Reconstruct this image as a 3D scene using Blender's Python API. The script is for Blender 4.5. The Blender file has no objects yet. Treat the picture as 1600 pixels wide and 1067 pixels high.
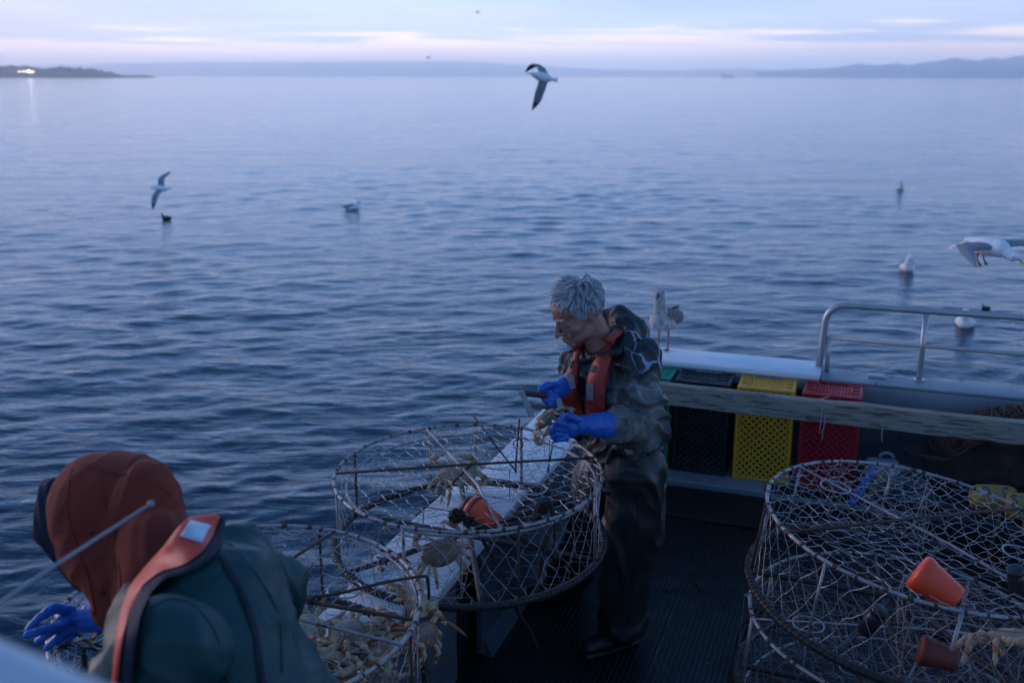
import bpy, bmesh, math, random
import numpy as np
from mathutils import Vector, Matrix, Euler, Quaternion, noise
from mathutils.bvhtree import BVHTree
R = math.radians
scene = bpy.context.scene
COL = scene.collection

# ---------------------------------------------------------------- camera
CAM_H = 2.5            # metres above the deck (deck is z = 0)
WATER_Z = -0.75
PITCH = R(14.93)
FPX = 1556.0           # focal length in photo pixels (35 mm lens)
cam_d = bpy.data.cameras.new('camera')
cam = bpy.data.objects.new('camera', cam_d); COL.objects.link(cam)
cam.location = (0, 0, CAM_H)
cam.rotation_euler = (Matrix.Rotation(R(90) - PITCH, 3, 'X') @ Matrix.Rotation(R(0.12), 3, 'Z')).to_euler()
cam_d.sensor_width = 36.0; cam_d.lens = 35.0
cam_d.clip_start = 0.05; cam_d.clip_end = 90000
cam_d.dof.use_dof = True; cam_d.dof.focus_distance = 3.8; cam_d.dof.aperture_fstop = 2.8
scene.camera = cam

# ---------------------------------------------------------------- sky
world = bpy.data.worlds.new('World'); scene.world = world
world.use_nodes = True
wn = world.node_tree.nodes; wl = world.node_tree.links
wn.clear()
def wnode(t, **kw):
    n = wn.new(t)
    for k, v in kw.items(): setattr(n, k, v)
    return n
SUN_EL, SUN_AZ = R(4.0), R(-28.0)      # low sun ahead and to the left, behind the cloud
out = wnode('ShaderNodeOutputWorld')
sky = wnode('ShaderNodeTexSky', sky_type='NISHITA', sun_disc=False, sun_elevation=SUN_EL, sun_rotation=SUN_AZ)
sky.air_density = 1.5; sky.dust_density = 2.0; sky.ozone_density = 3.0
bg_sky = wnode('ShaderNodeBackground'); bg_sky.inputs['Strength'].default_value = 0.05
wl.new(sky.outputs[0], bg_sky.inputs['Color'])
tc = wnode('ShaderNodeTexCoord'); sep = wnode('ShaderNodeSeparateXYZ')
wl.new(tc.outputs['Generated'], sep.inputs[0])
def wmath(op, a, b=None, clamp=False):
    n = wnode('ShaderNodeMath', operation=op); n.use_clamp = clamp
    for i, x in enumerate((a, b)):
        if x is None: continue
        if isinstance(x, (int, float)): n.inputs[i].default_value = x
        else: wl.new(x, n.inputs[i])
    return n.outputs[0]
az = wmath('ARCTAN2', sep.outputs[0], sep.outputs[1])
el = sep.outputs[2]
# cloud decks: long flat streaks close to the horizon
comb = wnode('ShaderNodeCombineXYZ')
wl.new(wmath('MULTIPLY', az, 4.0), comb.inputs[0]); wl.new(wmath('MULTIPLY', el, 95.0), comb.inputs[1])
n1 = wnode('ShaderNodeTexNoise'); n1.inputs['Scale'].default_value = 1.0; n1.inputs['Detail'].default_value = 6; n1.inputs['Roughness'].default_value = 0.55
n1.inputs['Distortion'].default_value = 0.7
wl.new(comb.outputs[0], n1.inputs['Vector'])
comb2 = wnode('ShaderNodeCombineXYZ')
wl.new(wmath('MULTIPLY', az, 1.1), comb2.inputs[0]); wl.new(wmath('MULTIPLY', el, 9.0), comb2.inputs[1]); comb2.inputs[2].default_value = 3.7
n2 = wnode('ShaderNodeTexNoise'); n2.inputs['Scale'].default_value = 1.6; n2.inputs['Detail'].default_value = 4
wl.new(comb2.outputs[0], n2.inputs['Vector'])
# elevation jittered by the streak noise, then mapped to a colour
jit = wmath('MULTIPLY', wmath('SUBTRACT', n1.outputs['Fac'], 0.5), 0.085)
tilt = wmath('MULTIPLY', wmath('ADD', az, 0.0), -0.010)
e2 = wmath('ADD', wmath('ADD', el, jit), tilt)
ramp = wnode('ShaderNodeValToRGB')
cr = ramp.color_ramp
stops = [(0.0, (0.82, 0.74, 0.80)), (0.009, (0.88, 0.71, 0.68)), (0.018, (0.87, 0.65, 0.57)), (0.030, (0.82, 0.64, 0.57)),
         (0.039, (0.39, 0.43, 0.54)), (0.058, (0.34, 0.40, 0.53)), (0.10, (0.27, 0.39, 0.63)), (0.18, (0.165, 0.345, 0.72)), (0.34, (0.062, 0.160, 0.37)), (1.0, (0.028, 0.066, 0.145))]
cr.elements[0].position = 0; cr.elements[0].color = (*stops[0][1], 1)
cr.elements[1].position = 1; cr.elements[1].color = (*stops[-1][1], 1)
for p, c in stops[1:-1]:
    e = cr.elements.new(p); e.color = (*c, 1)
wl.new(e2, ramp.inputs[0])
# azimuth: the glow sits ahead-left, the sky away from it is dimmer and bluer
glow = wmath('COSINE', wmath('SUBTRACT', az, R(-14)))
glowf = wmath('MULTIPLY', wmath('ADD', glow, 1.0), 0.5)
gr = wnode('ShaderNodeValToRGB')
gr.color_ramp.elements[0].color = (0.84, 0.85, 0.88, 1); gr.color_ramp.elements[1].color = (1.02, 1.0, 1.0, 1)
gr.color_ramp.elements[1].position = 1.0
e = gr.color_ramp.elements.new(0.88); e.color = (0.82, 0.84, 0.88, 1)
e = gr.color_ramp.elements.new(0.965); e.color = (0.86, 0.90, 0.96, 1)
wl.new(glowf, gr.inputs[0])
mul = wnode('ShaderNodeMix', data_type='RGBA', blend_type='MULTIPLY'); mul.inputs[0].default_value = 1
wl.new(ramp.outputs[0], mul.inputs[6]); wl.new(gr.outputs[0], mul.inputs[7])
# broad lighter / darker patches of the deck
mr = wnode('ShaderNodeMapRange'); mr.inputs[1].default_value = 0.3; mr.inputs[2].default_value = 0.7
mr.inputs[3].default_value = 0.80; mr.inputs[4].default_value = 1.18
wl.new(n2.outputs['Fac'], mr.inputs[0])
vs = wnode('ShaderNodeVectorMath', operation='SCALE')
wl.new(mul.outputs[2], vs.inputs[0]); wl.new(mr.outputs[0], vs.inputs['Scale'])
bg_cl = wnode('ShaderNodeBackground'); bg_cl.inputs['Strength'].default_value = 1.45
wl.new(vs.outputs[0], bg_cl.inputs['Color'])
ms = wnode('ShaderNodeMixShader'); ms.inputs[0].default_value = 0.92
wl.new(bg_sky.outputs[0], ms.inputs[1]); wl.new(bg_cl.outputs[0], ms.inputs[2])
wl.new(ms.outputs[0], out.inputs[0])

# ---------------------------------------------------------------- dim sun, spread by the cloud
sd = bpy.data.lights.new('sun', 'SUN'); sd.energy = 0.55; sd.angle = R(25); sd.color = (1.0, 0.74, 0.68)
so = bpy.data.objects.new('sun', sd); COL.objects.link(so)
sdir = Vector((math.sin(SUN_AZ) * math.cos(R(13)), math.cos(SUN_AZ) * math.cos(R(13)), math.sin(R(13))))
sdir = Vector((math.sin(R(-60)) * math.cos(R(13)), math.cos(R(-60)) * math.cos(R(13)), math.sin(R(13))))
so.rotation_euler = sdir.to_track_quat('Z', 'Y').to_euler()

vs_ = scene.view_settings
scene.display_settings.display_device = 'sRGB'
vs_.view_transform = 'Standard'; vs_.look = 'None'; vs_.gamma = 1; vs_.use_curve_mapping = False
vs_.exposure = 0.85
scene.render.engine = 'CYCLES'
scene.cycles.volume_bounces = 4

# ---------------------------------------------------------------- helpers
def at(px, py, Y=None, z=None):
    """world point seen at photo pixel (px,py), at forward distance Y or on the level z"""
    u = (px - 800) / FPX; v = (533.5 - py) / FPX
    dy = math.cos(PITCH) + v * math.sin(PITCH); dz = -math.sin(PITCH) + v * math.cos(PITCH)
    t = Y / dy if Y is not None else (z - CAM_H) / dz
    return Vector((u * t, dy * t, CAM_H + dz * t))

BOAT_ROT = R(-19.5)
ET = Vector((math.cos(BOAT_ROT), math.sin(BOAT_ROT), 0))      # across the boat, to the right
EA = Vector((-math.sin(BOAT_ROT), math.cos(BOAT_ROT), 0))     # along the boat, away
def BW(s, a, z=0.0):
    return ET * s + EA * a + Vector((0, 0, z))
def to_boat(p):
    return Vector((p.dot(ET), p.dot(EA), p.z))

class MB:
    def __init__(self): self.v = []; self.f = []
    def add(self, vs, fs, M=None):
        o = len(self.v)
        if M is not None: vs = [M @ Vector(p) for p in vs]
        self.v += [tuple(p) for p in vs]
        self.f += [tuple(i + o for i in f) for f in fs]
        return self
    def box(self, c, s, rot=None, bevel=0.0):
        hx, hy, hz = s[0] / 2, s[1] / 2, s[2] / 2
        M = Matrix.Translation(c)
        if rot is not None: M = M @ (rot.to_4x4() if isinstance(rot, (Matrix, Quaternion)) and not (isinstance(rot, Matrix) and len(rot) == 4) else (rot.to_matrix().to_4x4() if isinstance(rot, Euler) else rot))
        if bevel <= 0:
            vs = [(x, y, z) for x in (-hx, hx) for y in (-hy, hy) for z in (-hz, hz)]
            fs = [(0, 1, 3, 2), (4, 6, 7, 5), (0, 4, 5, 1), (2, 3, 7, 6), (0, 2, 6, 4), (1, 5, 7, 3)]
            return self.add(vs, fs, M)
        b = min(bevel, hx * .9, hy * .9, hz * .9)
        bm = bmesh.new(); bmesh.ops.create_cube(bm, size=1)
        for v in bm.verts: v.co = Vector((v.co.x * s[0], v.co.y * s[1], v.co.z * s[2]))
        bmesh.ops.bevel(bm, geom=bm.edges[:], offset=b, segments=2, affect='EDGES', profile=0.6)
        return self.addbm(bm, M)
    def addbm(self, bm, M=None):
        bm.verts.ensure_lookup_table()
        for i, v in enumerate(bm.verts): v.index = i
        r = self.add([v.co.copy() for v in bm.verts], [tuple(v.index for v in f.verts) for f in bm.faces], M)
        bm.free(); return r
    def tube(self, pts, r, n=8, closed=False, cap=True, flat=None):
        pts = [Vector(p) for p in pts]; m = len(pts)
        rs = [r] * m if isinstance(r, (int, float)) else list(r)
        # parallel transport frames
        tang = []
        for i in range(m):
            if closed: d = pts[(i + 1) % m] - pts[i - 1]
            else: d = pts[min(i + 1, m - 1)] - pts[max(i - 1, 0)]
            if d.length < 1e-9: d = Vector((0, 0, 1))
            tang.append(d.normalized())
        ref = Vector((0, 0, 1)) if abs(tang[0].z) < .9 else Vector((1, 0, 0))
        nrm = (ref - tang[0] * ref.dot(tang[0])).normalized()
        vs = []
        for i in range(m):
            nrm = (nrm - tang[i] * nrm.dot(tang[i]))
            if nrm.length < 1e-6: nrm = tang[i].orthogonal()
            nrm.normalize(); bi = tang[i].cross(nrm)
            for k in range(n):
                a = 2 * math.pi * k / n
                fx = flat if flat else 1.0
                vs.append(pts[i] + (nrm * math.cos(a) * fx + bi * math.sin(a)) * rs[i])
        fs = []
        for i in range(m if closed else m - 1):
            j = (i + 1) % m
            for k in range(n):
                l = (k + 1) % n
                fs.append((i * n + k, i * n + l, j * n + l, j * n + k))
        if cap and not closed:
            fs.append(tuple(range(n - 1, -1, -1))); fs.append(tuple((m - 1) * n + k for k in range(n)))
        return self.add(vs, fs)
    def ell(self, c, r, rot=None, seg=16, rings=10):
        M = Matrix.Translation(c)
        if rot is not None: M = M @ rot.to_4x4()
        M = M @ Matrix.Diagonal((r[0], r[1], r[2], 1))
        vs = [(0, 0, 1)]
        for i in range(1, rings):
            a = math.pi * i / rings
            for k in range(seg):
                b = 2 * math.pi * k / seg
                vs.append((math.sin(a) * math.cos(b), math.sin(a) * math.sin(b), math.cos(a)))
        vs.append((0, 0, -1)); L = len(vs) - 1
        fs = [(0, 1 + k, 1 + (k + 1) % seg) for k in range(seg)]
        for i in range(rings - 2):
            for k in range(seg):
                a = 1 + i * seg + k; b = 1 + i * seg + (k + 1) % seg
                fs.append((a, a + seg, b + seg, b))
        for k in range(seg):
            fs.append((L, 1 + (rings - 2) * seg + (k + 1) % seg, 1 + (rings - 2) * seg + k))
        return self.add(vs, fs, M)
    def cap(self, p1, p2, r1, r2, n=14, sub=4):
        """tapered capsule"""
        p1 = Vector(p1); p2 = Vector(p2); d = p2 - p1; L = d.length
        if L < 1e-6: return self.ell(p1, (r1, r1, r1))
        t = d / L; pts = []; rs = []
        for i in range(sub + 1):
            a = math.pi / 2 * i / sub
            pts.append(p1 - t * (r1 * math.cos(a))); rs.append(max(r1 * math.sin(a), r1 * .03))
        for i in range(sub + 1):
            a = math.pi / 2 * i / sub
            pts.append(p2 + t * (r2 * math.sin(a))); rs.append(max(r2 * math.cos(a), r2 * .03))
        return self.tube(pts, rs, n)
    def chain(self, pts, rs, n=14):
        for i in range(len(pts) - 1): self.cap(pts[i], pts[i + 1], rs[i], rs[i + 1], n)
        return self
    def mesh(self, name):
        me = bpy.data.meshes.new(name)
        me.from_pydata(self.v, [], self.f); me.validate(); me.update()
        return me
    def build(self, name, mat, parent=None, smooth=True, **kw):
        return link_mesh(name, self.mesh(name), mat, parent, smooth, **kw)

def link_mesh(name, me, mat, parent=None, smooth=True, world_space=False, kind=None, label=None, flat_angle=None):
    o = bpy.data.objects.new(name, me); COL.objects.link(o)
    if mat is not None:
        me.materials.clear(); me.materials.append(mat)
    if world_space and parent is not None:
        root = parent
        M = root.matrix_basis.copy(); q = root.parent
        while q is not None: M = q.matrix_basis @ M; q = q.parent
        me.transform(M.inverted())
    for p in me.polygons: p.use_smooth = smooth
    if smooth and flat_angle: 
        try: me.set_sharp_from_angle(angle=R(flat_angle))
        except Exception: pass
    if parent is not None: o.parent = parent
    if kind: o['kind'] = kind
    if label: o['label'] = label
    return o

def thing(name, label, cat, loc=(0, 0, 0), rot=(0, 0, 0), group=None):
    o = bpy.data.objects.new(name, None); COL.objects.link(o)
    o.location = loc; o.rotation_euler = rot if not isinstance(rot, (int, float)) else (0, 0, rot)
    o.empty_display_size = 0.1
    o['label'] = label; o['category'] = cat
    if group: o['group'] = group
    return o
def tag(o, label, cat, group=None):
    o['label'] = label; o['category'] = cat
    if group: o['group'] = group
    return o

def fuse(mb, voxel, smooth=2, adapt=0.0):
    """merge overlapping solids into one continuous skin"""
    me = mb.mesh('tmp'); o = bpy.data.objects.new('tmp', me); COL.objects.link(o)
    m = o.modifiers.new('r', 'REMESH'); m.mode = 'VOXEL'; m.voxel_size = voxel; m.adaptivity = adapt
    if smooth:
        s = o.modifiers.new('s', 'SMOOTH'); s.iterations = smooth; s.factor = 0.5
    dg = bpy.context.evaluated_depsgraph_get()
    res = bpy.data.meshes.new_from_object(o.evaluated_get(dg))
    bpy.data.objects.remove(o); bpy.data.meshes.remove(me)
    return res

def displace(me, fn):
    """move each vertex along its normal by fn(co, normal)"""
    n = len(me.vertices)
    co = np.empty(n * 3); me.vertices.foreach_get('co', co); co = co.reshape(-1, 3)
    no = np.empty(n * 3); me.vertices.foreach_get('normal', no); no = no.reshape(-1, 3)
    d = np.array([fn(Vector(c), Vector(m)) for c, m in zip(co, no)])
    co = co + no * d[:, None]
    me.vertices.foreach_set('co', co.ravel()); me.update()
    return me

def folds(freq=9.0, amp=0.010, warp=0.5, stretch=(1, 1, 1), seed=0.0, fine=0.3):
    off = Vector((seed * 7.3, seed * 3.1, seed * 5.7))
    st = Vector(stretch)
    def fn(c, n):
        p = Vector((c.x * st.x, c.y * st.y, c.z * st.z)) * freq + off
        w = noise.noise_vector(p * 0.6) * warp
        a = 1 - abs(noise.noise(p + w)) * 2.4
        b = 1 - abs(noise.noise(p * 2.1 + w * 1.7 + Vector((5, 1, 9)))) * 2.2
        a = max(a, -0.6); a = a if a < 0 else a ** 2.2 * 1.25
        b = max(b, -0.5); b = b if b < 0 else b ** 2.0 * 1.2
        return amp * (a * 0.9 - 0.2 + fine * b)
    return fn

def bvh_of(me):
    return BVHTree.FromPolygons([v.co.copy() for v in me.vertices], [tuple(p.vertices) for p in me.polygons])

# ---------------------------------------------------------------- materials
MATS = {}
def mat(name, c1, c2=None, scale=6.0, rough=0.6, rough2=None, metal=0.0, bump=0.0, bscale=80.0, spots=None, spot_scale=14.0, spot_amt=0.62,
        sss=0.0, spec=0.5, coat=0.0, stretch=None, detail=6.0, contrast=0.25, alpha=None):
    if name in MATS: return MATS[name]
    m = bpy.data.materials.new(name); m.use_nodes = True
    nt = m.node_tree; N = nt.nodes; L = nt.links
    b = N['Principled BSDF']
    b.inputs['Roughness'].default_value = rough; b.inputs['Metallic'].default_value = metal
    b.inputs['Specular IOR Level'].default_value = spec
    if coat: b.inputs['Coat Weight'].default_value = coat; b.inputs['Coat Roughness'].default_value = 0.12
    if sss: b.inputs['Subsurface Weight'].default_value = sss; b.inputs['Subsurface Radius'].default_value = (0.02, 0.008, 0.005); b.inputs['Subsurface Scale'].default_value = 0.4
    tc = N.new('ShaderNodeTexCoord'); vec = tc.outputs['Object']
    if stretch:
        mp = N.new('ShaderNodeMapping'); mp.inputs['Scale'].default_value = stretch
        L.new(vec, mp.inputs[0]); vec = mp.outputs[0]
    def nz(s, d=detail, dist=0.0):
        n = N.new('ShaderNodeTexNoise'); n.inputs['Scale'].default_value = s; n.inputs['Detail'].default_value = d
        n.inputs['Distortion'].default_value = dist
        L.new(vec, n.inputs['Vector']); return n.outputs['Fac']
    c2 = c2 or tuple(x * .75 for x in c1)
    n = nz(scale, dist=0.3)
    mr = N.new('ShaderNodeMapRange'); mr.inputs[1].default_value = 0.5 - contrast / 1; mr.inputs[2].default_value = 0.5 + contrast / 1
    L.new(n, mr.inputs[0])
    mx = N.new('ShaderNodeMix'); mx.data_type = 'RGBA'
    mx.inputs[6].default_value = (*c1, 1); mx.inputs[7].default_value = (*c2, 1)
    L.new(mr.outputs[0], mx.inputs[0]); colr = mx.outputs[2]
    if spots:
        s = nz(spot_scale, 8, 0.5)
        r = N.new('ShaderNodeMapRange'); r.inputs[1].default_value = spot_amt; r.inputs[2].default_value = spot_amt + .08
        L.new(s, r.inputs[0])
        m2 = N.new('ShaderNodeMix'); m2.data_type = 'RGBA'
        L.new(r.outputs[0], m2.inputs[0]); L.new(colr, m2.inputs[6]); m2.inputs[7].default_value = (*spots, 1); colr = m2.outputs[2]
    L.new(colr, b.inputs['Base Color'])
    if rough2 is not None:
        r = N.new('ShaderNodeMapRange'); r.inputs[1].default_value = .35; r.inputs[2].default_value = .65
        r.inputs[3].default_value = rough; r.inputs[4].default_value = rough2
        L.new(nz(scale * 2.3), r.inputs[0]); L.new(r.outputs[0], b.inputs['Roughness'])
    if bump:
        bp = N.new('ShaderNodeBump'); bp.inputs['Strength'].default_value = bump; bp.inputs['Distance'].default_value = 0.004
        L.new(nz(bscale, 4), bp.inputs['Height']); L.new(bp.outputs[0], b.inputs['Normal'])
    MATS[name] = m
    return m
def emis(name, col, s):
    m = bpy.data.materials.new(name); m.use_nodes = True
    b = m.node_tree.nodes['Principled BSDF']
    b.inputs['Emission Color'].default_value = (*col, 1); b.inputs['Emission Strength'].default_value = s
    b.inputs['Base Color'].default_value = (*col, 1)
    return m

# ================================================================ WATER
rng = np.random.default_rng(7)
def build_water():
    # radial sheet centred below the camera: fine near the boat, coarser towards the horizon
    r = [1.2]
    while r[-1] < 30: r.append(r[-1] + max(0.035, r[-1] * 0.0048))
    while r[-1] < 8150: r.append(r[-1] * (1.0065 if r[-1] < 220 else 1.05))
    r = np.array(r)
    dense = np.linspace(R(-34), R(34), 640)
    rest = np.linspace(R(34), R(326), 80)[1:-1]
    th = np.concatenate([dense, rest]); nt = len(th)
    RR, TT = np.meshgrid(r, th, indexing='ij')
    X = RR * np.sin(TT); Y = RR * np.cos(TT)
    Z = np.zeros_like(X); DX = np.zeros_like(X); DY = np.zeros_like(X)
    step = np.gradient(r)[:, None] * np.ones_like(TT)
    lat = RR * (R(68) / 640)
    samp = np.maximum(step, lat * 0.8)
    wind = R(103)
    n = 90
    lam = np.exp(rng.uniform(np.log(0.12), np.log(3.0), n))
    for i in range(n):
        l = lam[i]; k = 2 * math.pi / l
        a = wind + rng.normal(0, 0.60 if l < 1.2 else 0.34)
        amp = 0.0021 * l ** 0.82 if l < .9 else 0.0021 * .9 ** .82 * (l / .9) ** -0.15
        ph = rng.uniform(0, 2 * math.pi)
        fade = np.clip((l / samp - 2.2) / 2.5, 0, 1)
        c = k * (X * math.cos(a) + Y * math.sin(a)) + ph
        Z += amp * fade * np.sin(c)
        DX -= 0.75 * amp * fade * math.cos(a) * np.cos(c) * -1
        DY -= 0.75 * amp * fade * math.sin(a) * np.cos(c) * -1
    # patches of stronger and weaker ripple
    patch = 0.80 + 0.30 * np.sin(X * 0.21 + Y * 0.13 + 1.0) * np.sin(Y * 0.17 - X * 0.05) + 0.18 * np.sin(X * .61 + 2 * np.sin(Y * .33))
    Z *= patch
    # wake thrown off the stern: short chevron waves trailing to the right
    p0 = BW(0.6, 6.9)
    lx = (X - p0.x) * 0.93 + (Y - p0.y) * 0.36; ly = -(X - p0.x) * 0.36 + (Y - p0.y) * 0.93
    env = np.exp(-((lx - 1.6) / 3.5) ** 2) * np.exp(-((ly - 1.2) / 2.2) ** 2) * np.clip((0.5 / samp - 2) / 2, 0, 1)
    Z += env * 0.034 * np.sin(7.5 * (ly * .8 + lx * .45) + 1.5 * np.sin(lx * 1.3))
    Z += env * 0.018 * np.sin(12.5 * (ly * .95 - lx * .3) + 1.1 * np.sin(lx * 2.3))
    co = np.stack([X + DX * patch, Y + DY * patch, Z + WATER_Z], -1).reshape(-1, 3)
    nr = len(r)
    i = np.arange(nr - 1)[:, None] * nt; j = np.arange(nt)[None, :]; j2 = (j + 1) % nt
    f = np.stack([i + j, i + nt + j, i + nt + j2, i + j2], -1).reshape(-1, 4)
    # close the small hole under the camera
    c = len(co); co = np.vstack([co, [[0, 0, WATER_Z]]])
    me = bpy.data.meshes.new('water')
    me.vertices.add(len(co)); me.vertices.foreach_set('co', co.ravel())
    tri = np.stack([np.full(nt, c), (np.arange(nt)), (np.arange(nt) + 1) % nt], -1)
    loops = np.concatenate([f.ravel(), tri.ravel()])
    starts = np.concatenate([np.arange(len(f)) * 4, len(f) * 4 + np.arange(nt) * 3])
    me.loops.add(len(loops)); me.loops.foreach_set('vertex_index', loops.astype(np.int32))
    me.polygons.add(len(starts)); me.polygons.foreach_set('loop_start', starts.astype(np.int32))
    me.update(calc_edges=True); me.validate()
    me.polygons.foreach_set('use_smooth', np.ones(len(me.polygons), bool))
    m = bpy.data.materials.new('sea_water'); m.use_nodes = True
    N = m.node_tree.nodes; L = m.node_tree.links; b = N['Principled BSDF']
    b.inputs['Base Color'].default_value = (0.002, 0.020, 0.046, 1)
    b.inputs['Roughness'].default_value = 0.07; b.inputs['IOR'].default_value = 1.333
    b.inputs['Specular IOR Level'].default_value = 0.5
    tc = N.new('ShaderNodeTexCoord')
    def nz(scale, det, rotz, st):
        mp = N.new('ShaderNodeMapping'); mp.inputs['Rotation'].default_value = (0, 0, rotz); mp.inputs['Scale'].default_value = st
        L.new(tc.outputs['Object'], mp.inputs[0])
        n = N.new('ShaderNodeTexNoise'); n.inputs['Scale'].default_value = scale; n.inputs['Detail'].default_value = det; n.inputs['Roughness'].default_value = .6
        n.inputs['Distortion'].default_value = .6
        L.new(mp.outputs[0], n.inputs['Vector']); return n.outputs['Fac']
    b1 = N.new('ShaderNodeBump'); b1.inputs['Strength'].default_value = 1.0; b1.inputs['Distance'].default_value = 0.026
    L.new(nz(3.4, 6, R(20), (.6, 1.25, 1)), b1.inputs['Height'])
    b2 = N.new('ShaderNodeBump'); b2.inputs['Strength'].default_value = 0.8; b2.inputs['Distance'].default_value = 0.15
    L.new(nz(0.22, 5, R(-8), (.45, 1.4, 1)), b2.inputs['Height']); L.new(b1.outputs[0], b2.inputs['Normal'])
    L.new(b2.outputs[0], b.inputs['Normal'])
    o = link_mesh('water', me, m, kind='structure', smooth=True)
    return o
water = build_water()

# ================================================================ FAR LAND
def ridge(name, m, pts, depth, seed, rough_amp, zbase=WATER_Z - 3):
    """a range of hills: pts = (azimuth deg, distance, height)"""
    random.seed(seed)
    V = []; F = []; rows = 9; K = 7
    prof = []
    for i in range(len(pts) - 1):
        for k in range(K):
            t = k / K; prof.append([pts[i][q] * (1 - t) + pts[i + 1][q] * t for q in range(3)])
    prof.append(list(pts[-1]))
    n = len(prof)
    for i, (a, d, h) in enumerate(prof):
        for j in range(rows):
            s = j / (rows - 1); env = math.sin(math.pi * s) ** 0.8 if 0 < s < 1 else 0
            p = Vector((i * .35 + seed, s * 3, 0))
            nn = noise.fractal(p * 1.3, 0.9, 2.1, 5)
            hh = h * env * (1 + rough_amp * nn * (0.2 if j == rows // 2 else 1.2))
            dd = d + (s - .5) * depth
            V.append((math.sin(R(a)) * dd, math.cos(R(a)) * dd, zbase if j in (0, rows - 1) else WATER_Z + hh))
    for i in range(n - 1):
        for j in range(rows - 1):
            F.append((i * rows + j, (i + 1) * rows + j, (i + 1) * rows + j + 1, i * rows + j + 1))
    me = bpy.data.meshes.new(name); me.from_pydata(V, [], F); me.update()
    return link_mesh(name, me, m, kind='structure')
m_hill = mat('hazed_hills', (0.24, 0.31, 0.44), (0.32, 0.38, 0.50), scale=0.002, rough=.9)  # pale mist blue: the haze over the distance is painted into the colour
def az_of(px): return math.degrees(math.atan((px - 800) / (FPX * 1.035)))
def hh(py_top, dist): return (118.5 - py_top) / FPX / 1.0 * dist * 0.97
D1 = 4500
mount = [(1180, 110), (1220, 108.5), (1250, 107), (1290, 106), (1320, 103), (1342, 98.5), (1356, 102), (1380, 101), (1402, 99), (1415, 102), (1440, 97.5), (1462, 96), (1485, 91.5), (1505, 94), (1525, 95.5), (1545, 91.5), (1562, 94), (1580, 89.5), (1620, 88), (1680, 92), (1760, 86), (1860, 96), (2000, 104)]
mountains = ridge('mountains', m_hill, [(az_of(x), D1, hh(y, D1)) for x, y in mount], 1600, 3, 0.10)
D2 = 7500
lowc = [(-500, 112), (-300, 106), (-120, 108), (0, 105), (110, 104), (200, 101.5), (300, 99), (420, 98.5), (540, 97.5), (640, 97), (700, 96.5), (760, 98), (860, 104), (940, 108), (1040, 109), (1110, 107), (1160, 106.5), (1210, 109), (1290, 112)]
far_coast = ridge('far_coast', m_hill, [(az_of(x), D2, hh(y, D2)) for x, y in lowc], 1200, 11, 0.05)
D3 = 1500
head_pts = [(-400, 102), (-200, 104), (-60, 104.5), (0, 104), (20, 105), (40, 104), (60, 107), (90, 106.5), (110, 106), (130, 107.5), (148, 107), (165, 110), (180, 112), (192, 114.2), (205, 114.6), (225, 114.2), (242, 116.4)]
m_head = mat('headland_cover', (0.030, 0.040, 0.050), (0.050, 0.056, 0.066), scale=0.05, rough=.9)
headland = ridge('headland', m_head, [(az_of(x), D3, hh(y, D3) - 1.2) for x, y in head_pts], 500, 21, 0.12)
# woods on the headland: a far-off mass of crowns
wood = MB(); random.seed(5)
for k in range(520):
    x = random.uniform(-60, 176)
    base = np.interp(x, [p[0] for p in head_pts], [hh(p[1], D3) for p in head_pts])
    d = D3 - random.uniform(-10, 120)
    a = R(az_of(x)); h = random.uniform(2, 4.2) * (0.5 if x > 150 else 1)
    zz = WATER_Z + base * random.uniform(.35, .98) * (1 - max(0, D3 - d) / 420)
    wood.ell((math.sin(a) * d, math.cos(a) * d, zz), (h * random.uniform(.7, 1.6), h, h * .9), seg=6, rings=4)
wood.build('headland_wood', mat('headland_trees', (0.022, 0.032, 0.036), (0.036, 0.046, 0.055), scale=.08, rough=.95), kind='stuff')['label'] = 'dark wooded cover massed along the low headland'
# waterfront buildings under the lamps
bm_ = mat('pale_render', (0.32, 0.31, 0.30), rough=.8)
for k, (x, w, h) in enumerate([(18, 15, 4), (33, 12, 3.5), (60, 8, 3), (84, 5, 4.6)]):
    a = R(az_of(x)); d = D3 - 157
    t = thing('waterfront_building', ['long pale building on the shore of the headland, leftmost', 'pale building right behind the bright shore lamps', 'low pale building on the shore just right of the lamps', 'small tall pale building on the headland shore, farthest right'][k], 'building',
              (math.sin(a) * d, math.cos(a) * d, WATER_Z), -a, group='buildings on the headland shore')
    b = MB(); b.box((0, 0, h / 2 + .5), (w, 6, h + 1)); b.build('wall', bm_, t, smooth=False)
    b = MB(); b.add([(-w / 2 - .4, -3.3, h + 1.01), (w / 2 + .4, -3.3, h + 1.01), (w / 2 + .4, 3.3, h + 1.01), (-w / 2 - .4, 3.3, h + 1.01), (-w / 2, 0, h + 2.6), (w / 2, 0, h + 2.6)],
                    [(0, 1, 5, 4), (2, 3, 4, 5), (0, 4, 3), (1, 2, 5), (0, 3, 2, 1)]); b.build('roof', m_head, t, smooth=False)
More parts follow.
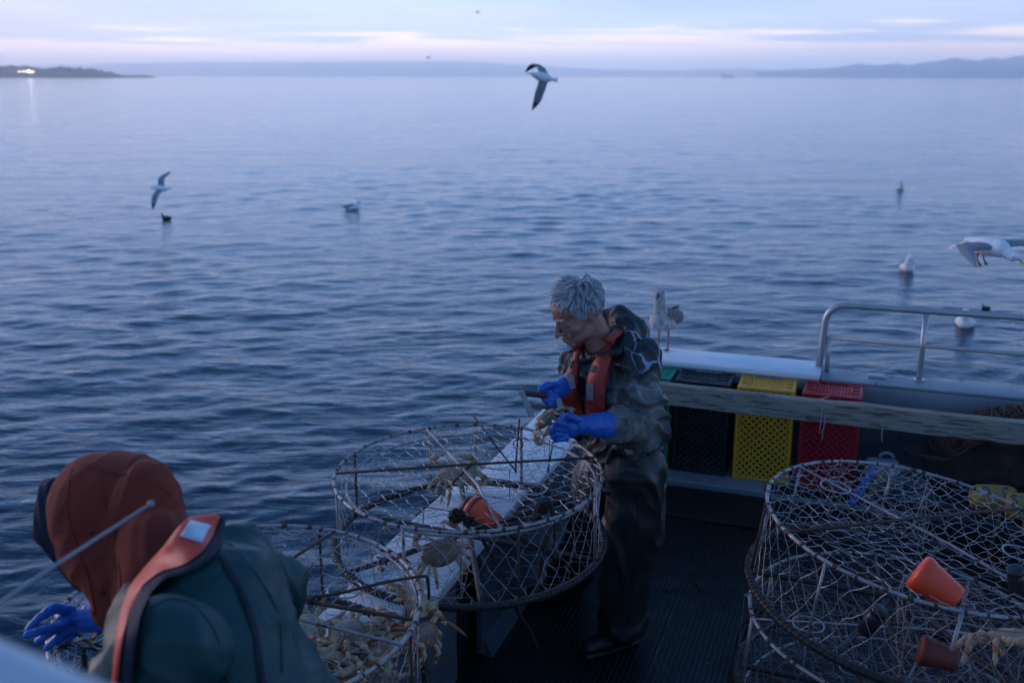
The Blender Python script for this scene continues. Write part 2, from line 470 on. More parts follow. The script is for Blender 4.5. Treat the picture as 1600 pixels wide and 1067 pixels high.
# lit lamps along the shore
lamps = [(28.5, 114.2, 'warm', .9), (33.5, 114.2, 'warm', .9), (38, 114.2, 'warm', 1.0), (44, 114.0, 'white', 1.7), (50, 114.2, 'amber', 1.1), (12.5, 107.2, 'red', .45)]
colr = {'warm': (1, .86, .55), 'white': (1, .97, .9), 'amber': (1, .62, .42), 'red': (1, .08, .12)}
names = ['warm lit lamp on the far shore, leftmost of the row', 'warm lit lamp on the far shore, second in the row from the left', 'warm lit lamp on the far shore, just left of the big white one',
         'biggest white lit lamp on the far shore', 'amber lit lamp on the far shore at the right end of the row', 'red light high among the trees of the headland']
for k, (x, y, c, s) in enumerate(lamps):
    d = D3 - 172 if c != 'red' else D3 - 100
    p = at(x, y + (0 if c == 'red' else 0), Y=d * math.cos(R(az_of(x))))
    g = MB(); g.ell((0, 0, 0), (1.0 * s,) * 3, seg=10, rings=6)
    t = thing('shore_lamp', names[k], 'lamp', (p.x, p.y, p.z), group=None if c == 'red' else 'lit lamps along the far shore')
    g.build('lamp_glass', emis('lamp_' + c + str(k), colr[c], (5 if c == 'white' else 3.5 if c != 'red' else 2.5)), t)
    g = MB(); g.tube([(0, 0, -.9 * s), (0, 0, WATER_Z - p.z if c != 'red' else -9)], .25, 6); g.build('post', MATS['pale_render'], t)
# ship on the horizon
p = at(1136, 118.5, Y=2600)
ship = thing('ferry', 'tiny pale ship far out on the horizon', 'ship', (p.x, p.y, WATER_Z), R(-12)); ship.scale = (.62, .62, .62)
g = MB(); g.add([(-26, -4, -1), (24, -4, -1), (24, 4, -1), (-26, 4, -1), (-27, -4.5, 6), (29, -4.5, 6.5), (29, 4.5, 6.5), (-27, 4.5, 6)],
                [(0, 1, 5, 4), (1, 2, 6, 5), (2, 3, 7, 6), (3, 0, 4, 7), (4, 5, 6, 7), (0, 3, 2, 1)])
g.build('ship_hull', mat('ship_grey', (.25, .28, .36), rough=.6), ship, smooth=False)
g = MB(); g.box((-15, 0, 11), (13, 8, 9.8)); g.box((-17, 0, 18), (6, 4, 4)); g.build('superstructure', mat('ship_white', (.75, .75, .78), rough=.6), ship, smooth=False)
g = MB(); g.box((8, 0, 7.2), (28, 8, 1.6)); g.build('cargo_deck', MATS['ship_grey'], ship, smooth=False)

# ---------------------------------------------------------------- the air
hz = MB(); hz.box((0, 0, 54), (16600, 16600, 118)); 
haze = hz.build('haze', None, smooth=False, kind='stuff')
hm = bpy.data.materials.new('air'); hm.use_nodes = True
hn = hm.node_tree.nodes; hn.remove(hn['Principled BSDF'])
pv = hn.new('ShaderNodeVolumePrincipled'); pv.inputs['Density'].default_value = 3.6e-4; pv.inputs['Color'].default_value = (1, 1, 1, 1)
pv.inputs['Anisotropy'].default_value = 0.93
hm.node_tree.links.new(pv.outputs[0], hn['Material Output'].inputs['Volume'])
haze.data.materials.clear(); haze.data.materials.append(hm)
haze['label'] = 'pale sea haze filling the air over the water'

# ================================================================ BOAT
m_alu = mat('dull_aluminium', (0.34, 0.36, 0.38), (0.24, 0.26, 0.29), scale=3, rough=.42, rough2=.6, metal=.35, bump=.08, bscale=120, spots=(.12, .12, .12), spot_scale=22, spot_amt=.68)
m_alu_d = mat('weathered_aluminium', (0.15, 0.17, 0.19), (0.10, 0.115, 0.13), scale=5, rough=.5, rough2=.65, metal=.3, bump=.1, spots=(.05, .05, .055), spot_scale=16, spot_amt=.64)
m_bul = mat('dark_painted_bulwark', (0.075, 0.095, 0.115), (0.055, 0.07, 0.09), scale=4, rough=.45, rough2=.6, bump=.1, spots=(.03, .035, .04), spot_scale=14, spot_amt=.64)
m_rail = mat('rail_aluminium', (0.50, 0.50, 0.51), (0.40, 0.39, 0.39), scale=9, rough=.35, metal=.55, bump=.05)
m_white = mat('scuffed_white_board', (0.80, 0.81, 0.83), (0.68, 0.70, 0.72), scale=4, rough=.32, rough2=.5, bump=.06, bscale=60, spots=(.20, .19, .18), spot_scale=30, spot_amt=.69)
m_wood = mat('weathered_plank', (0.38, 0.33, 0.27), (0.22, 0.19, 0.155), scale=3.5, rough=.85, stretch=(1.2, 18, 18), bump=.5, bscale=8, spots=(.075, .07, .06), spot_scale=6, spot_amt=.54)
m_deck = mat('wet_deck', (0.006, 0.0065, 0.008), (0.010, 0.011, 0.013), scale=3, rough=.35, rough2=.7)
m_mat = mat('ribbed_rubber', (0.0045, 0.0048, 0.006), (0.003, 0.0033, 0.0045), scale=2.2, rough=.42, rough2=.66, bump=.1, spec=.35)
m_hull = mat('hull_paint', (0.10, 0.12, 0.14), (0.08, 0.09, 0.11), scale=2, rough=.5)
m_black = mat('black_rubber', (0.014, 0.014, 0.015), (0.028, 0.026, 0.025), scale=20, rough=.55, bump=.2)

boat = thing('fishing_boat', 'aluminium crab fishing boat with white capped gunwales and dark ribbed deck', 'boat', (0, 0, 0), BOAT_ROT)
S0, S1, A0, A1 = -1.60, 2.62, -4.2, 6.57
def bpart(name, mb, m, parent=boat, **kw): return mb.build(name, m, parent, **kw)
g = MB(); g.box(((S0 + S1) / 2, (A0 + 6.4) / 2, -.04), (S1 - S0 - .1, 6.4 - A0, .078)); bpart('deck', g, m_deck, smooth=False)
# outer hull plating
g = MB()
for s in (S0 + .035, S1 - .035): g.box((s, (A0 + A1) / 2, -.24), (.05, A1 - A0 - .02, 1.72))
g.box(((S0 + S1) / 2, A1 - .035, -.24), (S1 - S0 - .13, .05, 1.72)); g.box(((S0 + S1) / 2, A0 + .02, -.24), (S1 - S0 - .13, .05, 1.72))
g.box(((S0 + S1) / 2, (A0 + A1) / 2, -1.10), (S1 - S0 - .2, A1 - A0 - .2, .05))
bpart('outer_hull', g, m_hull, smooth=False)
# port bulwark lining
g = MB(); g.box((-1.44, (3.64 + 6.40) / 2, .345), (.03, 6.40 - 3.64, .64), bevel=.004)
bpart('bulwark_panel', g, m_bul, smooth=False)
g = MB(); g.add([(-1.424, 3.66, .10), (-1.424, 6.2, .10), (-1.385, 6.2, .004), (-1.385, 3.66, .004), (-1.43, 3.66, .004), (-1.43, 6.2, .004)],
                [(0, 1, 2, 3), (0, 3, 4), (1, 5, 2)]); bpart('kick_plate', g, m_bul, smooth=False)
g = MB(); g.box((-1.50, 3.54, .345), (.03, .16, .64)); bpart('bulwark_gap_shade', g, m_deck, smooth=False)  # near-black slab painting in the shade of the recessed gap between panels
g = MB(); g.box((-1.47, 1.25, .345), (.03, 4.35, .64), bevel=.004); bpart('bulwark_panel', g, m_alu_d, smooth=False)
g = MB(); g.box((S1 - .14, (A0 + 6.4) / 2, .345), (.03, 6.4 - A0, .64)); bpart('bulwark_panel', g, m_alu_d, smooth=False)
# stern lining
g = MB(); g.box((.5, 6.495, .31), (3.9, .03, .60), bevel=.003); bpart('stern_panel', g, m_alu_d, smooth=False)
# white boards on the port gunwale (each a piece of its own)
for k, (s0, s1, a0, a1, z) in enumerate([(-1.60, -1.30, 4.02, 6.235, .700), (-1.68, -1.325, 2.93, 4.016, .697), (-1.66, -1.40, .2, 2.926, .694)]):
    g = MB(); g.box(((s0 + s1) / 2, (a0 + a1) / 2, z - .018), (s1 - s0, a1 - a0, .036), bevel=.007)
    bpart('gunwale_board', g, m_white)
g = MB(); g.box((-1.45, 5.1, .655), (.25, 2.3, .05), bevel=.004); g.box((-1.52, 2.3, .652), (.2, 3.1, .05), bevel=.004); bpart('gunwale_rim', g, m_alu_d, smooth=False)
# stern: white board, then the lower aluminium cap
g = MB(); g.box((-.89, 6.405, .684), (1.43, .33, .036), bevel=.008); bpart('stern_board', g, m_white)
g = MB(); g.box((-.80, 6.262, .630), (1.24, .022, .07), bevel=.003); bpart('stern_lip', g, m_alu, smooth=False)
g = MB(); g.box((1.22, 6.40, .660), (2.78, .24, .022), bevel=.006); g.box((1.22, 6.289, .580), (2.78, .018, .135), bevel=.003); bpart('stern_cap', g, m_alu)
g = MB(); g.box((S1 - .12, 2.0, .69), (.30, 8.2, .03), bevel=.006); bpart('gunwale_board', g, m_white)
# ledge under the crates
g = MB(); g.box((.5, 6.16, .026), (3.84, .66, .05), bevel=.006); bpart('stern_ledge', g, m_alu)
# stern rail
rail = thing('stern_rail', '', '', (0, 0, 0)); del rail['label'], rail['category']
rail.parent = boat
def arc(c, r, a0, a1, n, ax):
    return [Vector(c) + ax[0] * (r * math.cos(R(a0 + (a1 - a0) * i / n))) + ax[1] * (r * math.sin(R(a0 + (a1 - a0) * i / n))) for i in range(n + 1)]
SX, SZ = Vector((1, 0, 0)), Vector((0, 0, 1))
ra, rs0, rtop = 6.45, -.175, 1.112
pts = [Vector((rs0 - .02, ra, .672)), Vector((rs0 - .005, ra, .85)), Vector((rs0, ra, .97))] + arc((rs0 + .12, ra, rtop - .12), .12, 172, 90, 8, (SX, SZ)) + [Vector((1.2, ra, rtop + .004)), Vector((2.45, ra, rtop))]
g = MB(); g.tube(pts, .021, 12); top_rail = g.build('rail_tube', m_rail, boat); bpy.data.objects.remove(rail)
g = MB(); g.tube([(rs0 + .01, ra, .895), (2.45, ra, .885)], .0135, 10); g.build('mid_tube', m_rail, top_rail)
for s in (.41, 1.2, 2.0):
    g = MB(); g.tube([(s, ra, .672), (s, ra, rtop - .01)], .017, 10); g.tube([(s, ra, .672), (s, ra, .678)], .035, 14); g.build('rail_post', m_rail, top_rail)
g = MB(); g.tube([(rs0 + .035, ra, .672), (rs0 + .03, ra, .90)], .014, 10); g.build('rail_post', m_rail, top_rail)
# small wire and fitting on the cap behind the rail
g = MB(); g.tube([(.12 + .02 * i, 6.47, .676 + .006 * math.sin(i * .5)) for i in range(12)], .004, 6); g.box((.16, 6.42, .68), (.10, .05, .02), bevel=.005); bpart('cap_fitting', g, m_rail)

# rubber mats laid on the deck, ribs along the boat
def ribbed_mat(label, s0, s1, a0, a1, z0, pitch=.024, group='black rubber mats laid on the deck', ribw=.011):
    t = thing('rubber_mat', label, 'mat', BW((s0 + s1) / 2, (a0 + a1) / 2, z0), BOAT_ROT, group=group)
    w, l = s1 - s0, a1 - a0
    g = MB(); g.box((0, 0, .004), (w, l, .008), bevel=.002); g.build('mat_base', m_mat, t, smooth=False)
    g = MB(); n = int(w / pitch)
    for i in range(n):
        x = -w / 2 + pitch * (i + .5); seg = 6; jit = [random.uniform(-.0006, .0006) for _ in range(seg + 1)]
        vs = []; 
        for k in range(seg + 1):
            y = -l / 2 + .006 + (l - .012) * k / seg
            vs += [(x - ribw / 2 + jit[k], y, .0078), (x - ribw / 4 + jit[k], y, .0125), (x + ribw / 4 + jit[k], y, .0125), (x + ribw / 2 + jit[k], y, .0078)]
        fs = []
        for k in range(seg):
            for q in range(3): fs.append((k * 4 + q, k * 4 + q + 1, k * 4 + q + 5, k * 4 + q + 4))
        g.add(vs, fs)
    g.build('ribs', m_mat, t, smooth=False, kind='stuff')
    return t
random.seed(2)
ribbed_mat('black ribbed rubber mat on the open deck to the right of the standing man', -.70, .62, 1.2, 5.35, .002)
ribbed_mat('black ribbed rubber mat along the left bulwark under the man\'s boots', -1.355, -.715, 1.0, 5.6, .002)
ribbed_mat('black ribbed rubber mat beneath the right hand pot stack', .64, 2.3, 1.2, 5.35, .002)
t = thing('rubber_mat', 'smooth black wet rubber sheet in front of the crates', 'mat', BW(.5, 5.6, .004), BOAT_ROT, group='black rubber mats laid on the deck')
g = MB(); g.box((-.22, -.01, .008), (2.9, .44, .016), bevel=.004); g.build('sheet', mat('smooth_black_sheet', (.008, .008, .009), (.011, .011, .012), rough=.6, spec=.3), t)
g = MB(); g.box((.35, .28, .055), (2.55, .12, .012), bevel=.003); g.build('raised_flap', MATS['smooth_black_sheet'], t)

# cabin below and behind the viewpoint
cab = MB(); cab.box((.45, -1.75, .97), (3.3, 3.9, 1.9), bevel=.03)
cabin = bpart('cabin', cab, m_white, smooth=False)
g = MB(); g.box((.45, -1.70, 1.955), (3.55, 4.25, .06), bevel=.02); g.build('roof', m_white, cabin)
g = MB()
g.box((-.6, .21, 1.0), (.7, .03, 1.8), bevel=.01); g.build('cabin_door', m_alu, cabin)
g = MB(); g.box((1.1, .21, 1.35), (1.1, .03, .6), bevel=.01); g.build('cabin_window', mat('cabin_glass', (.01, .012, .015), rough=.08), cabin)
g = MB()
# upper rail, just in front of the lens at lower left
p1, p2 = to_boat(at(-420, 905, Y=.62)), to_boat(at(330, 1232, Y=.50))
d = (p2 - p1).normalized()
g.tube([p1 - d * .5, p1, p2, p2 + d * .35], .030, 20); ur = bpart('upper_rail', g, mat('painted_rail', (.60, .62, .66), (.52, .54, .58), rough=.35, scale=14, bump=.05))
g = MB()
for q in (p1 - d * .45, p2 + d * .33): g.tube([(q.x, q.y, 1.98), q], .02, 12)
g.build('rail_post', MATS['painted_rail'], ur)
# aerial with a round tip
tip = to_boat(at(236, 788, Y=1.62)); base = to_boat(at(-330, 1180, Y=1.0))
g = MB(); g.tube([base, base.lerp(tip, .3) + Vector((0, 0, .006)), base.lerp(tip, .6) + Vector((0, 0, .008)), tip], [.0036, .0033, .0029, .0024], 10)
ant = bpart('aerial', g, mat('aerial_white', (.34, .34, .36), rough=.45))
g = MB(); g.ell(tip, (.0062,) * 3); g.build('aerial_tip', MATS['aerial_white'], ant)
g = MB(); g.tube([base, Vector((base.x, base.y, 1.98))], .02, 12); g.build('aerial_mount', m_rail, ant)

# ================================================================ PLANK
pl = thing('wooden_plank', 'long weathered grey wooden plank running across in front of the crates', 'plank', BW(.55, 5.77, .635), BOAT_ROT)
def plank_mesh(l, w, th):
    n = 60; vs = []
    random.seed(9)
    prof = [(-th / 2, -w / 2), (th / 2, -w / 2), (th / 2, w / 2), (-th / 2, w / 2)]
    rows = 9; ring = []
    for i in range(n + 1):
        x = -l / 2 + l * i / n
        for q, (y, z) in enumerate([(-th/2, -w/2), (-th/2, -w/4), (-th/2, 0), (-th/2, w/4), (-th/2+.002, w/2-.005), (-th/2 + .010, w/2), (th/2-.006, w/2), (th/2, w/2-.006), (th/2, 0), (th/2, -w/2)]):
            e = noise.noise(Vector((x * 5, z * 9, q))) * .004 + noise.noise(Vector((x * 28, z * 20, q))) * .0028
            zz = z + (e * 1.4 if abs(z) > w * .3 else 0) - .008 * math.sin((x / l + .5) * math.pi)
            vs.append((x, y + e * .6, zz))
    m = 10; fs = []
    for i in range(n):
        for q in range(m):
            fs.append((i * m + q, (i + 1) * m + q, (i + 1) * m + (q + 1) % m, i * m + (q + 1) % m))
    fs.append(tuple(range(m))); fs.append(tuple(n * m + q for q in range(m - 1, -1, -1)))
    g = MB(); g.add(vs, fs); return g
plank_mesh(3.85, .125, .062).build('board', m_wood, pl, flat_angle=40)
for s in (-1.9, 1.9):
    g = MB(); g.box((s, .22, -.05), (.02, .5, .10), bevel=.004); g.build('bracket', m_alu_d, pl)
g = MB()
for s in (-1.2, -.35, .3, 1.1): g.ell((s, -.033, .02 * math.sin(s * 9)), (.006, .003, .006), seg=8, rings=5)
g.build('bolt', m_alu_d, pl)

# ================================================================ CRATES
def lattice(g, o, U, V, N, w, h, nu, bw, th):
    """diamond lattice in the rectangle w x h spanned by U,V centred at o"""
    o = Vector(o); U = Vector(U); V = Vector(V); N = Vector(N)
    sp = w / nu; 
    for sgn in (1, -1):
        k = -int(h / sp) - 2
        while k < nu + int(h / sp) + 2:
            # line u = k*sp + sgn*v , v in 0..h
            v0, v1 = 0.0, h
            u0 = k * sp; 
            # clip to 0<=u<=w
            lo, hi = 0.0, h
            if sgn > 0: lo = max(lo, -u0); hi = min(hi, w - u0)
            else: lo = max(lo, u0 - w); hi = min(hi, u0)
            if hi - lo > sp * .2:
                a = o + U * (u0 + sgn * lo - w / 2) + V * (lo - h / 2); b = o + U * (u0 + sgn * hi - w / 2) + V * (hi - h / 2)
                d = (b - a).normalized(); sd = d.cross(N).normalized() * (bw / 2); nn = N * (th / 2 + (.0006 if sgn > 0 else 0))
                vs = [a - sd - nn, a + sd - nn, a + sd + nn, a - sd + nn, b - sd - nn, b + sd - nn, b + sd + nn, b - sd + nn]
                g.add(vs, [(0, 1, 5, 4), (1, 2, 6, 5), (2, 3, 7, 6), (3, 0, 4, 7), (0, 3, 2, 1), (4, 5, 6, 7)])
            k += 1
def crate(label, c1, c2, s, a0, zb=.052, rot=0.0, tiltx=0.0, spots=None):
    m = mat('crate_plastic_' + label.split()[0], c1, c2, scale=7, rough=.38, rough2=.6, bump=.12, bscale=50, spots=spots, spot_scale=18, spot_amt=.66)
    w, d, h = .345, .315, .605
    t = thing('plastic_crate', label, 'crate', BW(s, a0 + d / 2, zb), (tiltx, 0, BOAT_ROT + rot), group='plastic crates standing on end along the stern')
    g = MB(); e = .022
    for x in (-w / 2 + e / 2, w / 2 - e / 2):
        for y in (-d / 2 + e / 2, d / 2 - e / 2): g.box((x, y, h / 2), (e, e, h), bevel=.004)
    for z in (e / 2, h - e / 2):
        for y in (-d / 2 + e / 2, d / 2 - e / 2): g.box((0, y, z), (w - 2 * e + .004, e - .002, e - .001), bevel=.004)
        for x in (-w / 2 + e / 2, w / 2 - e / 2): g.box((x, 0, z), (e - .002, d - 2 * e + .004, e - .001), bevel=.004)
    g.build('crate_frame', m, t)
    g = MB(); lattice(g, (0, -d / 2 + .008, h / 2), (1, 0, 0), (0, 0, 1), (0, 1, 0), w - 2 * e, h - 2 * e, 7, .0135, .010); g.build('front_lattice', m, t, smooth=False)
    for x in (-1, 1):
        g = MB(); lattice(g, (x * (w / 2 - .008), 0, h / 2), (0, 1, 0), (0, 0, 1), (1, 0, 0), d - 2 * e, h - 2 * e, 6, .014, .006); g.build('side_lattice', m, t, smooth=False)
    # top: ribs at both sides, lattice in the middle with a hand slot
    g = MB(); lattice(g, (0, -.02, h - .012), (1, 0, 0), (0, 1, 0), (0, 0, 1), w - .12, d - .085, 6, .0105, .010); g.build('top_lattice', m, t, smooth=False)
    g = MB()
    for x in (-1, 1):
        for k in range(4): g.box((x * (w / 2 - .041), -d / 2 + .05 + k * .066, h - .008), (.038, .030, .016), bevel=.003)
        g.box((x * (w / 2 - .064), -.01, h - .010), (.006, d - .05, .014))
    for y, ww in ((d / 2 - .052, .14),): 
        g.box((-.11, y, h - .009), (.05, .030, .014)); g.box((.11, y, h - .009), (.05, .030, .014)); g.box((0, y + .016, h - .009), (.17, .008, .014))
    g.build('top_ribs', m, t)
    return t
ca = 5.985
crate('green plastic lattice crate at the left end of the row, half hidden by the man', (0.012, 0.30, 0.19), (0.010, 0.22, 0.14), -1.235, ca + .01)
crate('black plastic lattice crate between the green and the yellow one', (0.012, 0.012, 0.014), (0.018, 0.018, 0.02), -.862, ca, spots=(.05, .05, .05))
crate('yellow plastic lattice crate standing on end behind the plank', (0.78, 0.38, 0.020), (0.62, 0.31, 0.03), -.475, ca, rot=R(.8), spots=(.10, .08, .03))
crate('red plastic lattice crate with thin twine tied on, right end of the row', (0.52, 0.012, 0.022), (0.40, 0.010, 0.018), -.085, ca, rot=R(-.8), spots=(.10, .02, .02))
# twine on the red crate and over the plank
g = MB(); random.seed(4)
def wob(a, b, n, amp, z=0):
    a = Vector(a); b = Vector(b)
    return [a.lerp(b, i / n) + Vector((random.uniform(-amp, amp), random.uniform(-amp, amp), random.uniform(-amp, amp) + z * math.sin(math.pi * i / n))) for i in range(n + 1)]
def B3(s, a, z): return (s, a, z)
tw = thing('twine', 'pale thin twine looped over the plank by the red crate', 'twine', BW(0, 0, 0), BOAT_ROT)
g.tube(wob((-.26, 5.92, .632), (-.02, 5.9, .632), 10, .006), .0028, 5); g.tube(wob((-.20, 5.94, .632), (-.10, 5.80, .706), 6, .006), .0028, 5)
g.tube(wob((-.13, 5.732, .66), (-.135, 5.72, .50), 8, .003), .0026, 5); g.tube(wob((-.11, 5.72, .61), (-.12, 5.715, .47), 8, .003), .0026, 5)
g.tube(wob((.20, 5.725, .60), (.205, 5.715, .50), 6, .003), .0026, 5)
for k in range(4): g.tube(wob((-.14, 5.88, .63), (-.06 + k * .02, 5.86, .65), 5, .009, .012), .0024, 5)
g.build('strand', mat('pale_twine', (.42, .40, .36), (.3, .28, .25), rough=.9), tw)

# ================================================================ NETS, JUG, BUOYS BEHIND THE PLANK
m_net = mat('tarred_net', (.030, .022, .018), (.045, .030, .022), scale=30, rough=.9)
net = thing('net_pile', 'heap of dark brown rope and netting behind the right end of the plank', 'net', BW(.95, 6.05, .05), BOAT_ROT)
g = MB(); random.seed(12)
g.ell((0.05, 0, .26), (.52, .19, .36), seg=28, rings=14); nm = fuse(g, .02, 2); displace(nm, folds(6, .03, .8, seed=2)); link_mesh('net_bundle', nm, m_net, net)
g = MB()
for k in range(70):
    cx, cz = random.uniform(-.35, .45), random.uniform(.28, .60); r = random.uniform(.08, .30); ph = random.uniform(0, 6.3)
    pts = [Vector((cx + r * math.cos(ph + i * .28), -.02 + random.uniform(-.01, .01) + .13 * math.sin(ph + i * .28), 0)) for i in range(random.randint(9, 20))]
    for p in pts:
        e = 1 - (min(1, abs((p.x - .05) / .54))) ** 2 - min(.98, (p.y / .22) ** 2)
        p.z = .26 + .37 * math.sqrt(max(e, .02)) + random.uniform(-.006, .012)
    g.tube(pts, random.choice([.003, .004, .006]), 5)
g.build('rope_strands', mat('brown_rope', (.11, .065, .042), (.06, .038, .028), scale=50, rough=.95), net, kind='stuff')
g = MB(); g.cap((0.13, -.05, .60), (0.105, -.05, .665), .010, .004); g.ell((.12, -.05, .63), (.016, .008, .03)); g.build('red_tag', mat('dull_red_tag', (.10, .02, .02), rough=.7), net)
# green mesh sack hanging below the plank on the right
gs = thing('mesh_sack', 'dark green mesh sack below the plank at the right edge', 'sack', BW(1.30, 6.12, .05), BOAT_ROT)
g = MB(); g.ell((0, 0, .24), (.42, .16, .26), seg=24, rings=12); nm = fuse(g, .02, 2); displace(nm, folds(7, .025, .7, seed=6)); gb = link_mesh('sack_filling', nm, mat('dark_green_sack', (.008, .018, .016), (.014, .026, .022), rough=.85), gs)
bv = bvh_of(nm); g = MB()
for sgn in (1, -1):
    for k in range(-12, 24):
        pts = []
        for i in range(15):
            z = .02 + i * .032; x = -.42 + k * .045 + sgn * (z * .9)
            h = bv.ray_cast(Vector((x, -1, z)), Vector((0, 1, 0)))
            if h[0] is None:
                if len(pts) > 1: g.tube(pts, .0022, 4)
                pts = []
            else: pts.append(h[0] + Vector((0, -.004, 0)))
        if len(pts) > 1: g.tube(pts, .0022, 4)
g.build('sack_mesh', mat('green_mesh_cord', (.02, .06, .05), (.03, .07, .06), rough=.8), gs, kind='stuff')
# dark bins filling the stern corner
# white jug
jg = thing('plastic_jug', 'white plastic jug lying on the ledge to the right of the red crate', 'jug', BW(.235, 6.10, .10), (0, 0, BOAT_ROT + R(4)))
g = MB(); g.box((0, 0, .10), (.20, .12, .10), bevel=.035); g.cap((.09, 0, .10), (.145, 0, .105), .03, .018); nm = fuse(g, .006, 3); link_mesh('jug_body', nm, mat('jug_white', (.42, .44, .47), (.34, .36, .40), rough=.4), jg)
g = MB(); g.tube([(.145, 0, .105), (.17, 0, .107)], .02, 14); g.build('jug_cap', mat('jug_cap_grey', (.16, .17, .2), rough=.5), jg)
g = MB(); g.tube(arc((.02, 0, .15), .045, 160, 20, 8, (SX, SZ)), .009, 8); g.build('jug_handle', MATS['jug_white'], jg)
g = MB(); g.box((0, 0, .02), (.26, .22, .08), bevel=.01); g.build('support_block', m_alu_d, jg)
# yellow buoys with blue hand lettering
m_yb = mat('yellow_buoy', (.42, .24, .035), (.30, .18, .04), scale=9, rough=.55, bump=.15, spots=(.12, .08, .03), spot_scale=12, spot_amt=.64)
m_bl = mat('blue_marker', (.015, .09, .32), rough=.6)
def buoy(label, s, a, z, rz, word, ln=.24, r=.072, off=0.0):
    t = thing('fishing_buoy', label, 'buoy', BW(s, a, z), (0, 0, BOAT_ROT + rz), group='yellow buoys lying in the stern')
    prof = [(-.5, .30), (-.485, .55), (-.44, .82), (-.33, .97), (-.1, 1), (.12, 1), (.33, .97), (.44, .82), (.485, .55), (.5, .30)]
    g = MB(); g.tube([(p * ln, 0, 0) for p, q in prof], [q * r for p, q in prof], 28); b = g.build('float_body', m_yb, t)
    g = MB(); g.tube([(-.56 * ln, 0, 0), (.56 * ln, 0, 0)], .007, 8); g.build('core_rope', m_black, t)
    # stroke lettering wrapped on the near, upper side
    strokes = {'O': [[(math.cos(a_ / 8 * 6.283) * .42 + .5, math.sin(a_ / 8 * 6.283) * .5 + .5) for a_ in range(9)]],
               'I': [[(.5, 0), (.5, 1)]],
               'C': [[(.5 + .42 * math.cos(R(q)), .5 + .5 * math.sin(R(q))) for q in range(45, 320, 30)]],
               'S': [[(.88, .86), (.6, 1), (.2, .9), (.15, .65), (.5, .5), (.85, .35), (.8, .1), (.4, 0), (.1, .14)]],
               '2': [[(.12, .75), (.3, .98), (.7, .98), (.85, .72), (.6, .4), (.1, 0), (.9, 0)]],
               'D': [[(.15, 0), (.15, 1), (.6, .95), (.88, .65), (.88, .35), (.6, .05), (.15, 0)]],
               'V': [[(.1, 1), (.5, 0), (.9, 1)]]}
    g = MB(); lw = .040; gap = .012; x0 = off - (len(word) * (lw + gap)) / 2; hgt = .055
    for ch in word:
        if ch in strokes:
            for st in strokes[ch]:
                pts = []
                for u, v in st:
                    x = x0 + u * lw; ang = R(90 + 38) - (v - .5) * hgt / r * -1 if False else None
                    th = R(128) - (v - .5) * hgt / r      # angle round the body, from +y towards the near top
                    pts.append((x, math.cos(th) * (r + .001), math.sin(th) * (r + .001)))
                g.tube(pts, .0042, 6, flat=None)
        x0 += lw + gap
    g.build('blue_lettering', m_bl, t)
    return t
b1_ = to_boat(at(1553, 776, z=.30)); b2_ = to_boat(at(1606, 790, z=.29))
buoy('yellow buoy with blue lettering O I C seen through the right pot netting', b1_.x, b1_.y, .30, R(12), 'OIC')
buoy('yellow buoy with blue lettering S V cut by the right edge of the photo', b2_.x, b2_.y, .29, R(6), 'SV', off=-.05)
tb = thing('fish_tote', 'dark low tote holding the yellow buoys at the right edge', 'tote', BW((b1_.x + b2_.x) / 2, b1_.y - .03, .016), BOAT_ROT)
g = MB(); g.box((0, 0, .10), (.62, .22, .20), bevel=.02); g.build('tote_body', m_deck, tb)
# blue strap
bs = thing('blue_strap', 'blue plastic scoop leaning by the red crate behind the pot netting', 'strap', BW(.13, 5.80, .062), (0, 0, BOAT_ROT))
g = MB(); g.box((0, 0, .12), (.05, .014, .26), rot=Euler((R(-20), R(28), 0)), bevel=.005); g.build('blade', mat('bright_blue_plastic', (.015, .08, .38), rough=.45), bs)
g = MB(); g.box((.075, .04, .13), (.03, .02, .22), rot=Euler((R(-20), R(28), 0)), bevel=.006); g.build('wood_grip', mat('tan_wood', (.26, .17, .08), rough=.7), bs)

# ---- scraps on the deck
m_chip = mat('shell_chip', (.5, .52, .55), rough=.5)
for k, (px, py, sx) in enumerate([(1166, 931, .020), (1107, 1037, .006), (1112, 1012, .005), (1046, 791, .006)]):
    p = at(px, py, z=.016)
    c = MB(); c.box((0, 0, .004), (sx, sx * .45, .006), bevel=.002)
    o = c.build('shell_chip', m_chip); o.location = p; o.rotation_euler = (0, 0, R(-20 + 50 * k))
    tag(o, ['biggest white shell chip, on the ribbed mat near the right pots', 'white speck of shell low on the ribbed mat', 'white speck of shell just above another on the mat', 'white speck on the black sheet before the crates'][k], 'shell chip', 'shell scraps on the deck')
m_kelp = mat('kelp_scrap', (.03, .014, .008), (.02, .01, .008), rough=.5)
for k, (px, py) in enumerate([(1052, 920), (1090, 915)]):
    p = at(px, py, z=.016); random.seed(k + 30)
    c = MB()
    c.tube([(-.05 + .012 * i, random.uniform(-.012, .012), .004 + random.uniform(0, .004)) for i in range(9)], .004, 6)
    c.tube([(.0 + .004 * i, -.03 + .008 * i, .005) for i in range(7)], .003, 6)
    o = c.build('kelp_scrap', m_kelp); o.location = p; o.rotation_euler = (0, 0, R(10 + 80 * k))
    tag(o, ['brown kelp scrap on the mat, the left one of two', 'brown kelp scrap on the mat, the right one of two'][k], 'seaweed', 'kelp scraps on the deck')
